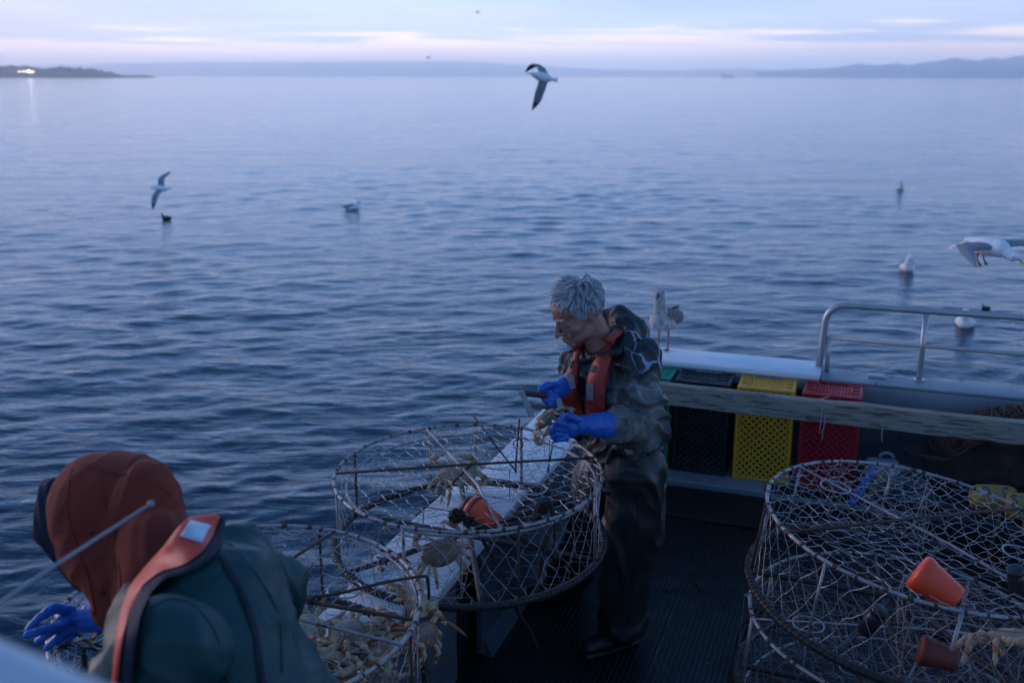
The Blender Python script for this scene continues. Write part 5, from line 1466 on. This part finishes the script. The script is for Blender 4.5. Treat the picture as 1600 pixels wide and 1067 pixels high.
# collar
g = MB(); cc = nek.lerp(HC, .14) + Vector((.01, 0, .0))
ring = []
for i in range(28):
    a = 2 * math.pi * i / 28; ring.append(cc + fr @ Vector((.080 * math.cos(a), .080 * math.sin(a) - .005, .012 * math.cos(a * 2) - .030 * math.sin(a))))
g.tube(ring, [.022 + .005 * math.sin(i * 1.7) for i in range(28)], 10, closed=True); cm_ = fuse(g, .006, 1); displace(cm_, folds(16, .006, 1, seed=8)); link_mesh('collar', cm_, m_black, root, world_space=True)
# trousers
g = MB(); g.ell(pel - Vector((0, 0, .03)), (.175, .140, .14), rot=fr, seg=22, rings=12)
g.chain([hipL, knL, anL + Vector((0, 0, .0))], [.135, .115, .098], n=20); g.chain([hipR, knR, anR], [.13, .108, .095], n=20)
g.ell(anL + Vector((0, 0, .015)), (.112, .108, .05)); g.ell(anR + Vector((0, 0, .015)), (.105, .105, .05))
pm = fuse(g, .010, 3); displace(pm, folds(4.6, .020, 1.1, (1.1, 1.1, .75), seed=3, fine=.28)); link_mesh('trousers', pm, m_pants, root, world_space=True)
# boots
for an, dirv in ((anL, Vector((-.88, -.47, 0))), (anR, Vector((-.95, -.3, 0)))):
    dirv.normalize(); b0 = Vector((an.x, an.y, 0)); g = MB()
    g.chain([b0 + Vector((0, 0, .13)), b0 + Vector((0, 0, .06)) - dirv * .01], [.062, .058]); g.chain([b0 + Vector((0, 0, .055)) - dirv * .03, b0 + dirv * .10 + Vector((0, 0, .052)), b0 + dirv * .17 + Vector((0, 0, .047))], [.048, .050, .040])
    bm2 = fuse(g, .008, 3)
    for v in bm2.vertices: v.co.z = max(v.co.z, .015)
    bo = link_mesh('boot', bm2, m_boot, root, world_space=True)
    g = MB(); g.box((0, 0, 0), (.285, .092, .026), bevel=.012); M_ = Matrix((dirv, Vector((-dirv.y, dirv.x, 0)), Vector((0, 0, 1)))).transposed().to_4x4(); M_.translation = b0 + dirv * .065 + Vector((0, 0, .024 + .004))
    sm = g.mesh('sole'); sm.transform(M_); sm.transform(Matrix.Translation(-root.location)); link_mesh('boot_sole', sm, m_black, bo)

def ribbon(name, pts, widths, th, m, parent, bvh, fdir, off=.004, wdir=None, subs=14, crossn=5):
    """a flat band laid on the surface found by rays along fdir"""
    pts = smooth_path([Vector(p) for p in pts], sub=5, it=2)
    vs = []; n = len(pts)
    for i, p in enumerate(pts):
        tg = (pts[min(i + 1, n - 1)] - pts[max(i - 1, 0)]).normalized(); fd = fdir(p) if callable(fdir) else Vector(fdir).normalized()
        w = tg.cross(fd).normalized(); wd = widths if isinstance(widths, (int, float)) else np.interp(i / (n - 1), np.linspace(0, 1, len(widths)), widths)
        for k in range(crossn):
            q = p + w * wd * (k / (crossn - 1) - .5) - fd * .35
            h = bvh.ray_cast(q, fd)
            s = (h[0] if h[0] is not None and h[3] < .60 else p)
            edge = 1 - abs(k / (crossn - 1) - .5) * 2
            vs.append([s, fd, edge])
    # soften jumps along the band
    for _ in range(3):
        nv = [v[0].copy() for v in vs]
        for i in range(1, n - 1):
            for k in range(crossn): nv[i * crossn + k] = (vs[(i - 1) * crossn + k][0] + vs[i * crossn + k][0] * 2 + vs[(i + 1) * crossn + k][0]) / 4
        for a, b in zip(vs, nv): a[0] = b
    top = [v[0] - v[1] * (off + th * (.45 + .55 * min(1, v[2] * 2.2))) for v in vs]; bot = [v[0] + v[1] * .006 for v in vs]
    V = top + bot; o = len(top); F = []
    for i in range(n - 1):
        for k in range(crossn - 1):
            a = i * crossn + k; F.append((a, a + 1, a + crossn + 1, a + crossn)); F.append((o + a, o + a + crossn, o + a + crossn + 1, o + a + 1))
        a = i * crossn; F.append((a, a + crossn, o + a + crossn, o + a)); a = i * crossn + crossn - 1; F.append((a, o + a, o + a + crossn, a + crossn))
    for a0, sg in ((0, 1), ((n - 1) * crossn, -1)):
        for k in range(crossn - 1):
            q = (a0 + k, o + a0 + k, o + a0 + k + 1, a0 + k + 1); F.append(q if sg > 0 else q[::-1])
    me = bpy.data.meshes.new(name); me.from_pydata([tuple(v) for v in V], [], F); me.validate(); me.update()
    return link_mesh(name, me, m, parent, world_space=True, flat_angle=60), me
CAMP = Vector((0, 0, CAM_H))
def viewdir(p): return (p - CAMP).normalized()
# life vest: two front panels joined round the neck
def vd(p): return (viewdir(p) * .5 - FX * .5).normalized()
pR = [at(893, 532, Y=3.92), at(889, 556, Y=3.90), at(889, 598, Y=3.89), at(895, 640, Y=3.88), at(902, 676, Y=3.86)]
pL = [at(948, 526, Y=3.85), at(938, 552, Y=3.82), at(929, 600, Y=3.82), at(926, 640, Y=3.82), at(930, 682, Y=3.82)]
bvAll = bvJ
v1, me1 = ribbon('vest_panel', pR, [.030, .055, .066, .066, .060], .026, m_vest, root, bvAll, vd)
v2, me2 = ribbon('vest_panel', pL, [.05, .075, .085, .088, .085], .028, m_vest, root, bvAll, vd)
g = MB(); cur = smooth_path([at(948, 532, Y=3.80), at(962, 522, Y=3.85), at(970, 512, Y=3.98), at(950, 510, Y=4.08), at(920, 530, Y=4.02), at(903, 538, Y=3.88)], 4, 2)
g.tube(cur, .022, 8, flat=.5); link_mesh('vest_collar', g.mesh('vc'), m_vest, root, world_space=True)
ribbon('belt', [at(884, 655, Y=3.9), at(905, 662, Y=3.85), at(935, 668, Y=3.8), at(962, 662, Y=3.74)], .035, .008, m_black, root, bvAll, vd, off=.018)
for me_, parent, specs in ((me1, v1, [((888, 564), (893, 568), .030, .034, m_patch, 'square_badge', True), (None, (892, 596), .030, .062, m_patch, 'reflective_patch', False)]),
                           (me2, v2, [(None, (927, 576), .030, .032, m_patch, 'round_badge', True), (None, (922, 612), .030, .070, m_patch, 'reflective_patch', False)])):
    rootv = root.location
    mw = me_.copy(); mw.transform(Matrix.Translation(rootv)); bv = bvh_of(mw)
    for _, (px, py), w, h, m, nm, ringed in specs:
        tgt = at(px, py, Y=3.9); d = viewdir(tgt); hit = bv.ray_cast(CAMP, d)
        if hit[0] is None: print('MISS', nm); continue
        nn = hit[1]; nn = nn if nn.dot(d) < 0 else -nn
        yv = Vector((0, 0, 1)); yv = (yv - nn * yv.dot(nn)).normalized(); xv = yv.cross(nn)
        M_ = Matrix((xv, yv, nn)).transposed().to_4x4(); M_.translation = hit[0] + nn * .003 - rootv
        g = MB(); 
        if nm == 'round_badge': g.tube([(0, 0, -.003), (0, 0, .003)], .015, 20)
        else: g.box((0, 0, 0), (w, h, .006), bevel=.002)
        mm = g.mesh(nm); mm.transform(M_); po = link_mesh(nm, mm, m, parent)
        if ringed:
            g = MB()
            if nm == 'round_badge': g.tube([(.0125 * math.cos(i * .393), .0125 * math.sin(i * .393), .0035) for i in range(16)], .0016, 5, closed=True); g.tube([(-.006, 0, .004), (.006, 0, .004)], .0016, 5)
            else:
                q = [(-.011, -.012), (.011, -.012), (.011, .012), (-.011, .012)]; g.tube([(a, b, .0035) for a, b in q], .0016, 5, closed=True); g.box((0, 0, .0035), (.010, .012, .002))
            mm = g.mesh('mark'); mm.transform(M_); link_mesh(nm + '_mark', mm, m_black, parent)

# gloves -----------------------------------------------------------
def finger(g, pts, r0, r1):
    n = len(pts); g.chain([Vector(p) for p in pts], [r0 + (r1 - r0) * i / (n - 1) for i in range(n)], n=12)
def glove(name, build_fn, cuff, parent, vox=.0036, amp=.0022, m=m_glove):
    g = MB(); build_fn(g); gm = fuse(g, vox, 2); displace(gm, folds(26, amp, .9, seed=5, fine=.4))
    o = link_mesh(name, gm, m, parent, world_space=True)
    g = MB(); c, d, r = cuff; fr_ = frame(d, (0, 0, 1) if abs(d.normalized().z) < .9 else (1, 0, 0))
    g.tube([c + fr_ @ Vector((r * math.cos(i * 2 * math.pi / 24), 0, r * math.sin(i * 2 * math.pi / 24))) for i in range(24)], .0045, 6, closed=True)
    link_mesh('glove_cuff', g.mesh('c'), m, parent, world_space=True); return o
def near_glove(g):
    cuff = at(956, 664, Y=3.65); wr = at(908, 664, Y=3.58); palm = at(886, 668, Y=3.56)
    g.chain([cuff, at(932, 664, Y=3.62), wr], [.055, .047, .036], n=18)
    g.ell(at(892, 668, Y=3.57), (.042, .028, .040)); g.ell(at(880, 672, Y=3.57), (.030, .026, .034))
    # fingers folded under the crab, thumb on top
    for k, (x0, y0, x1, y1, x2, y2) in enumerate([(884, 664, 872, 660, 864, 668), (882, 671, 868, 669, 862, 675), (882, 678, 869, 678, 864, 683), (885, 684, 874, 686, 869, 688)]):
        finger(g, [at(x0, y0, Y=3.55), at(x1, y1, Y=3.525 + .005 * k), at(x2, y2, Y=3.54)], .0145 - .0008 * k, .0115 - .0006 * k)
    finger(g, [at(902, 655, Y=3.56), at(888, 650, Y=3.55), at(877, 655, Y=3.56)], .017, .0125)
glove('left_glove' and 'glove', near_glove, (at(958, 664, Y=3.655), at(956, 664, Y=3.65) - at(932, 664, Y=3.62), .056), root)
def far_glove(g):
    g.chain([at(898, 594, Y=3.99), at(891, 601, Y=3.95)],[.05,.046]); g.chain([at(891, 601, Y=3.95), at(877, 606, Y=3.87), at(868, 610, Y=3.80)], [.046, .042, .034], n=18)
    g.ell(at(862, 612, Y=3.76), (.036, .030, .034))
    for k, (a, b, c) in enumerate([((858, 603), (848, 606), (846, 616)), ((860, 612), (848, 618), (853, 626)), ((864, 619), (852, 626), (859, 632)), ((869, 622), (860, 630), (866, 636))]):
        finger(g, [at(*a, Y=3.74), at(*b, Y=3.69 + .008 * k), at(*c, Y=3.68 + .012 * k)], .0135, .0105)
    finger(g, [at(868, 603, Y=3.76), at(856, 600, Y=3.70), at(845, 607, Y=3.67)], .0155, .0115)
glove('glove', far_glove, (at(891, 601, Y=3.95), at(891, 601, Y=3.95) - at(877, 606, Y=3.87), .047), root)

# ---------------- the hooded person
r2 = thing('person', 'person in a rust hood, teal jacket and orange vest leaning over the near crab pot', 'person', at(360, 1067, Y=1.72).to_2d().to_3d())
hd2 = at(176, 822, Y=2.20)
F2 = Vector((-.86, .36, -.36)).normalized(); M2 = frame(F2, (-.12, 0, 1))
nk2 = at(262, 905, Y=2.02); ch2 = at(330, 985, Y=1.84); pe2 = at(440, 1130, Y=1.62)
sL2 = at(262, 1025, Y=1.66); sR2 = at(372, 890, Y=1.96); 
eR2 = at(300, 960, Y=2.22); wR2 = at(185, 955, Y=2.27)
eL2 = at(215, 1120, Y=1.70); wL2 = at(150, 1130, Y=1.95)
pe2 = Vector((pe2.x, pe2.y, .95))
g = MB()
g.ell(hd2, (.080, .100, .115), rot=M2); g.ell(hd2 + M2 @ Vector((0, .03, -.06)), (.058, .06, .07), rot=M2); g.chain([hd2 + M2 @ Vector((0, .09, .01)), hd2 + M2 @ Vector((0, .118, -.025))], [.012, .015])
g.chain([hd2 + M2 @ Vector((0, -.02, -.08)), nk2, ch2, pe2], [.055, .055, .10, .11]); g.chain([sL2, nk2, sR2], [.05, .055, .05])
g.chain([sR2, eR2, wR2], [.052, .042, .032]); g.chain([sL2, eL2, wL2], [.04, .036, .032])
for sy in (-1, 1):
    hp = pe2 + Vector((.04, sy * .10, -.05)); g.chain([hp, Vector((hp.x + .05, hp.y - .02, .5)), Vector((hp.x + .06, hp.y, .08))], [.09, .06, .045])
    gg = MB(); gg.chain([hp, Vector((hp.x + .05, hp.y - .02, .5)), Vector((hp.x + .06, hp.y, .12))], [.125, .105, .095], n=16)
    tm = fuse(gg, .014, 2); displace(tm, folds(7, .014, .8, seed=sy)); link_mesh('trouser_leg', tm, m_teal, r2, world_space=True)
    gg = MB(); b0 = Vector((hp.x + .06, hp.y, 0)); gg.chain([b0 + Vector((0, 0, .12)), b0 + Vector((0, 0, .055)), b0 + Vector((-.16, .05, .05))], [.065, .052, .042]); bm2 = fuse(gg, .012, 2)
    for v in bm2.vertices: v.co.z = max(v.co.z, .016)
    link_mesh('boot', bm2, m_boot, r2, world_space=True)
link_mesh('body', fuse(g, .010, 2), m_skin, r2, world_space=True)
# navy cap under the hood: shows at the front edge
g = MB(); g.ell(hd2 + M2 @ Vector((0, .030, .022)), (.112, .125, .128), rot=M2, seg=24, rings=16)
g.chain([at(84, 770, Y=2.22), at(78, 830, Y=2.20), at(100, 868, Y=2.19), at(126, 912, Y=2.19)], [.036, .040, .028, .018])
g.ell(at(92, 800, Y=2.24), (.04, .075, .075)); 
cm2 = fuse(g, .007, 3); displace(cm2, lambda c, n: .0022 * math.sin((M2.inverted() @ (c - hd2)).y * 240)); link_mesh('navy_cap', cm2, m_navy, r2, world_space=True)
# rust hood with its cape
g = MB()
g.ell(at(184, 800, Y=2.17), (.138, .150, .140), seg=26, rings=18)
g.ell(at(222, 812, Y=2.12), (.085, .12, .12)); g.ell(at(150, 790, Y=2.17), (.105, .13, .125)); g.ell(at(160, 840, Y=2.15), (.088, .115, .12)) 
g.ell(at(232, 772, Y=2.13), (.055, .085, .075)); g.ell(at(244, 838, Y=2.08), (.065, .09, .065))
g.chain([at(182, 845, Y=2.12), at(192, 900, Y=2.05), at(182, 952, Y=2.0)], [.125, .088, .055], n=18)
g.chain([at(225, 860, Y=2.05), at(216, 910, Y=1.98), at(192, 965, Y=1.93)], [.085, .055, .035], n=16)
g.chain([at(160, 890, Y=2.05), at(164, 945, Y=2.0)], [.05, .026]); 
g.chain([at(235, 850, Y=2.0), at(232, 900, Y=1.93), at(208, 975, Y=1.86), at(196, 1075, Y=1.80)], [.07, .062, .045, .04], n=16)
hmsh = fuse(g, .0062, 3)
f_h = folds(4.2, .010, 1.3, (1, .8, .8), seed=9, fine=.35)
displace(hmsh, lambda c, n: f_h(c, n))
link_mesh('rust_hood', hmsh, m_rusth, r2, world_space=True)
for px, py in ((144, 834), (148, 958), (162, 928)):
    h = bvh_of(hmsh) if px == 144 else bvh2
    bvh2 = h
    d = viewdir(at(px, py, Y=2)); q = None
    # (mesh was moved to local space; cast in local coordinates)
    hit = h.ray_cast(CAMP - r2.location, d)
    if hit[0] is not None:
        g = MB(); g.ell(hit[0] + r2.location, (.0055, .004, .0055), seg=10, rings=6); link_mesh('snap_button', g.mesh('b'), m_navy, r2, world_space=True)
# teal jacket
g = MB()
g.chain([nk2 + Vector((.03, -.05, -.04)), ch2, ch2.lerp(pe2, .5), pe2], [.100, .180, .195, .185], n=22)
g.chain([sL2, nk2 + Vector((.04, -.03, -.05)), sR2], [.105, .12, .085], n=20)
g.chain([sL2, eL2, wL2], [.110, .090, .065], n=18); g.chain([sR2, at(430, 915, Y=2.02), at(400, 1000, Y=2.1)], [.062, .058, .06], n=18); g.chain([sR2, eR2, wR2.lerp(eR2, .3)], [.075, .07, .06], n=16)
g.chain([at(352, 858, Y=1.96), at(408, 912, Y=1.92), at(466, 955, Y=1.86)], [.034, .034, .014]); g.chain([at(466, 955, Y=1.86), at(448, 1015, Y=1.82), at(440, 1060, Y=1.80)], [.014, .030, .06]); g.chain([at(410, 925, Y=1.90), at(430, 1010, Y=1.82)], [.05, .06])
tj = fuse(g, .010, 4); displace(tj, folds(4.0, .019, 1.2, (1, 1, .8), seed=13, fine=.4)); bvT = bvh_of(tj)
link_mesh('teal_jacket', tj, m_teal, r2, world_space=True)
# loose flap of the jacket hood falling to the right
# orange vest collar, conforming to the shoulders
def dn(p): return (viewdir(p)).normalized()

def patchwork(name, inner, outer, off, th, m, cross=7, puff=.010):
    """padded band between two outlines, resting on the jacket"""
    inner = [Vector((x, y, 0)) for x, y in inner]; outer = [Vector((x, y, 0)) for x, y in outer]
    pi_, po_ = smooth_path(inner, 6, 3), smooth_path(outer, 6, 3); n = len(pi_); T = np.zeros((n, cross)); D = []
    for i in range(n):
        for k in range(cross):
            q = pi_[i].lerp(po_[i], k / (cross - 1)); d = viewdir(at(q.x, q.y, Y=2)); D.append((q, d))
            h = bvT.ray_cast(CAMP, d); T[i, k] = h[3] if h[0] is not None else np.nan
    for i in range(n):      # fill gaps from neighbours
        row = T[i]; ok = ~np.isnan(row)
        if ok.any(): T[i] = np.interp(np.arange(cross), np.arange(cross)[ok], row[ok])
    okr = ~np.isnan(T[:, 0])
    for k in range(cross): T[:, k] = np.interp(np.arange(n), np.arange(n)[okr], T[okr, k])
    T0 = T.copy()
    for _ in range(30):
        T[1:-1] = T[1:-1] * .5 + (T[:-2] + T[2:]) * .25; T[:, 1:-1] = T[:, 1:-1] * .5 + (T[:, :-2] + T[:, 2:]) * .25
    T = np.minimum(T, T0)
    for _ in range(6):
        T[1:-1] = T[1:-1] * .5 + (T[:-2] + T[2:]) * .25; T[:, 1:-1] = T[:, 1:-1] * .5 + (T[:, :-2] + T[:, 2:]) * .25
    V = []
    for sgn in (1, 0):
        for i in range(n):
            for k in range(cross):
                q, d = D[i * cross + k]; e = math.sin(math.pi * k / (cross - 1)); w = noise.noise(Vector((q.x * .03, q.y * .03, 1))) * .006
                V.append(CAMP + d * (T[i, k] - off - (th + puff * e ** .6 + w if sgn else 0)))
    o = n * cross; F = []
    for i in range(n - 1):
        for k in range(cross - 1):
            a = i * cross + k; F.append((a, a + 1, a + cross + 1, a + cross)); F.append((o + a, o + a + cross, o + a + cross + 1, o + a + 1))
        a = i * cross; F.append((a, a + cross, o + a + cross, o + a)); a += cross - 1; F.append((a, o + a, o + a + cross, a + cross))
    for a0 in (0, (n - 1) * cross):
        for k in range(cross - 1): F.append((a0 + k, o + a0 + k, o + a0 + k + 1, a0 + k + 1))
    me = bpy.data.meshes.new(name); me.from_pydata([tuple(v) for v in V], [], F); me.validate(); me.update()
    bm = bmesh.new(); bm.from_mesh(me); bmesh.ops.recalc_face_normals(bm, faces=bm.faces[:]); bm.to_mesh(me); bm.free()
    return link_mesh(name, me, m, r2, world_space=True, flat_angle=60), me
inn = [(174, 1075), (180, 1005), (188, 955), (203, 915), (230, 882), (258, 852), (280, 822), (296, 806), (338, 803)]
ott = [(184, 1075), (192, 1005), (202, 955), (222, 915), (250, 893), (286, 884), (316, 864), (333, 838), (345, 808)]
ed1 = [(178, 1075), (186, 1005), (196, 955), (214, 918), (246, 893), (284, 884), (314, 866), (331, 838), (341, 806)]
ed2 = [(206, 1075), (212, 1005), (220, 960), (236, 926), (258, 904), (298, 896), (330, 876), (350, 845), (354, 808)]
cc_, mv2 = patchwork('vest_collar', inn, ott, .024, .016, m_vest2)
patchwork('vest_edging', ed1, ed2, .014, .016, m_navy, cross=5, puff=.008)
mvw = mv2.copy(); mvw.transform(Matrix.Translation(r2.location)); bvv = bvh_of(mvw)
cs = []
for px, py in ((298, 813), (331, 821), (316, 849), (281, 838)):
    h = bvv.ray_cast(CAMP, viewdir(at(px, py, Y=1.9))); cs.append(h[0] - viewdir(h[0]) * .003 if h[0] is not None else None)
if all(c is not None for c in cs):
    g = MB(); n6 = 6; top = []
    for j in range(n6):
        for i in range(n6):
            u, v = i / (n6 - 1), j / (n6 - 1); p = (cs[0] * (1 - u) + cs[1] * u) * (1 - v) + (cs[3] * (1 - u) + cs[2] * u) * v
            h = bvv.ray_cast(CAMP, viewdir(p)); top.append((h[0] if h[0] is not None else p))
    V = [p - viewdir(p) * .004 for p in top] + [p + viewdir(p) * .002 for p in top]; F = []; o = n6 * n6
    for j in range(n6 - 1):
        for i in range(n6 - 1): a = j * n6 + i; F += [(a, a + 1, a + n6 + 1, a + n6), (o + a, o + a + n6, o + a + n6 + 1, o + a + 1)]
    for i in range(n6 - 1):
        F += [(i, o + i, o + i + 1, i + 1), (o - n6 + i, o - n6 + i + 1, 2 * o - n6 + i + 1, 2 * o - n6 + i), (i * n6, (i + 1) * n6, o + (i + 1) * n6, o + i * n6), (i * n6 + n6 - 1, o + i * n6 + n6 - 1, o + (i + 1) * n6 + n6 - 1, (i + 1) * n6 + n6 - 1)]
    g.add(V, F); rp_ = g.mesh('rp'); rp_.transform(Matrix.Translation(-r2.location)); link_mesh('reflective_patch', rp_, m_refl, cc_)
else: print('PATCH MISS', cs)
# black brace over the jacket
ribbon('brace', [at(345, 868, Y=1.9), at(375, 915, Y=1.85), at(400, 975, Y=1.78), at(412, 1072, Y=1.7)], .013, .008, m_navy, r2, bvT, dn, off=.002, crossn=3)
# reaching glove with five spread fingers
def reach(g):
    w = at(170, 962, Y=2.30); p = at(112, 968, Y=2.30)
    g.chain([at(196, 962, Y=2.24), w, at(138, 966, Y=2.30)], [.048, .042, .036], n=18); g.ell(at(118, 972, Y=2.30), (.048, .028, .026)); g.ell(at(104, 968, Y=2.30), (.03, .022, .022))
    finger(g, [at(112, 955, Y=2.30), at(85, 951, Y=2.28), at(62, 966, Y=2.26), at(44, 986, Y=2.25)], .0145, .0095)          # index, over the top
    finger(g, [at(104, 976, Y=2.26), at(80, 984, Y=2.22), at(60, 988, Y=2.20), at(44, 992, Y=2.19)], .0135, .0095)    # thumb
    finger(g, [at(98, 978, Y=2.31), at(78, 990, Y=2.31), at(60, 1004, Y=2.30)], .013, .0095)
    finger(g, [at(106, 984, Y=2.32), at(90, 998, Y=2.33), at(74, 1014, Y=2.32)], .0125, .009)
    finger(g, [at(118, 988, Y=2.33), at(106, 1000, Y=2.34), at(92, 1012, Y=2.34)], .0115, .0085)
glove('glove', reach, (at(192, 962, Y=2.25), at(196, 962, Y=2.24) - at(170, 962, Y=2.30), .049), r2)
def low_glove(g):
    g.chain([wL2 + Vector((.03, -.03, .01)), wL2], [.045, .038]); g.ell(wL2 + Vector((-.05, .03, -.01)), (.045, .03, .02))
    for k in range(4): finger(g, [wL2 + Vector((-.08, .0 + .02 * k, -.01)), wL2 + Vector((-.11, .0 + .024 * k, -.02)), wL2 + Vector((-.12, .0 + .024 * k, -.05))], .012, .009)
    finger(g, [wL2 + Vector((-.04, -.01, -.01)), wL2 + Vector((-.075, -.035, -.02)), wL2 + Vector((-.10, -.035, -.03))], .013, .010)
glove('glove', low_glove, (wL2 + Vector((.03, -.03, .01)), Vector((.03, -.03, .01)), .046), r2)

# seams and hems raised on the cloth
def seam(name, pxs, me, parent, m, r=.0022, Y=2.0):
    mm = me.copy(); mm.transform(Matrix.Translation(parent.location)); bv = bvh_of(mm); pts = []
    for p in smooth_path([Vector((x, y, 0)) for x, y in pxs], 6, 2):
        d = viewdir(at(p.x, p.y, Y=Y)); h = bv.ray_cast(CAMP, d)
        if h[0] is not None: pts.append((h[0] - d * r * .3, h[3]))
    seg = []; out = []
    for i, (p, t) in enumerate(pts):
        if seg and abs(t - pts[i - 1][1]) > .05: out.append(seg); seg = []
        seg.append(p)
    out.append(seg); g = MB()
    for q in [max(out, key=len)]:
        if len(q) > 3:
            for _ in range(2): q = [q[0]] + [(q[i - 1] + q[i] * 2 + q[i + 1]) / 4 for i in range(1, len(q) - 1)] + [q[-1]]
            g.tube(q, r, 6)
    if g.v: link_mesh(name, g.mesh(name), m, parent, world_space=True)
    bpy.data.meshes.remove(mm)
seam('hood_seam', [(112, 735), (102, 790), (118, 850), (140, 905), (150, 960)], hmsh, r2, m_rusth, .0028)
seam('hood_seam', [(150, 712), (158, 770), (176, 830), (190, 900), (186, 960)], hmsh, r2, m_rusth, .0022)
seam('hood_seam', [(120, 722), (170, 740), (225, 745), (268, 775)], hmsh, r2, m_rusth, .0020)
seam('jacket_seam', [(236, 950), (262, 935), (300, 940), (340, 985), (356, 1070)], tj, r2, m_teal, .0030)
seam('jacket_seam', [(360, 850), (405, 900), (440, 960), (442, 1050)], tj, r2, m_teal, .0026)
seam('zip', [(905, 545), (908, 590), (911, 640), (915, 690)], jm, root, m_black, .004, 3.9)
seam('sleeve_seam', [(985, 545), (968, 580), (964, 620), (975, 650)], jm, root, m_jacket, .0034, 3.8)
seam('sleeve_seam', [(965, 652), (990, 655), (1020, 650)], jm, root, m_jacket, .003, 3.8)
seam('trouser_seam', [(992, 740), (1000, 800), (996, 860), (990, 920), (984, 970)], pm, root, m_pants, .0035, 3.9)
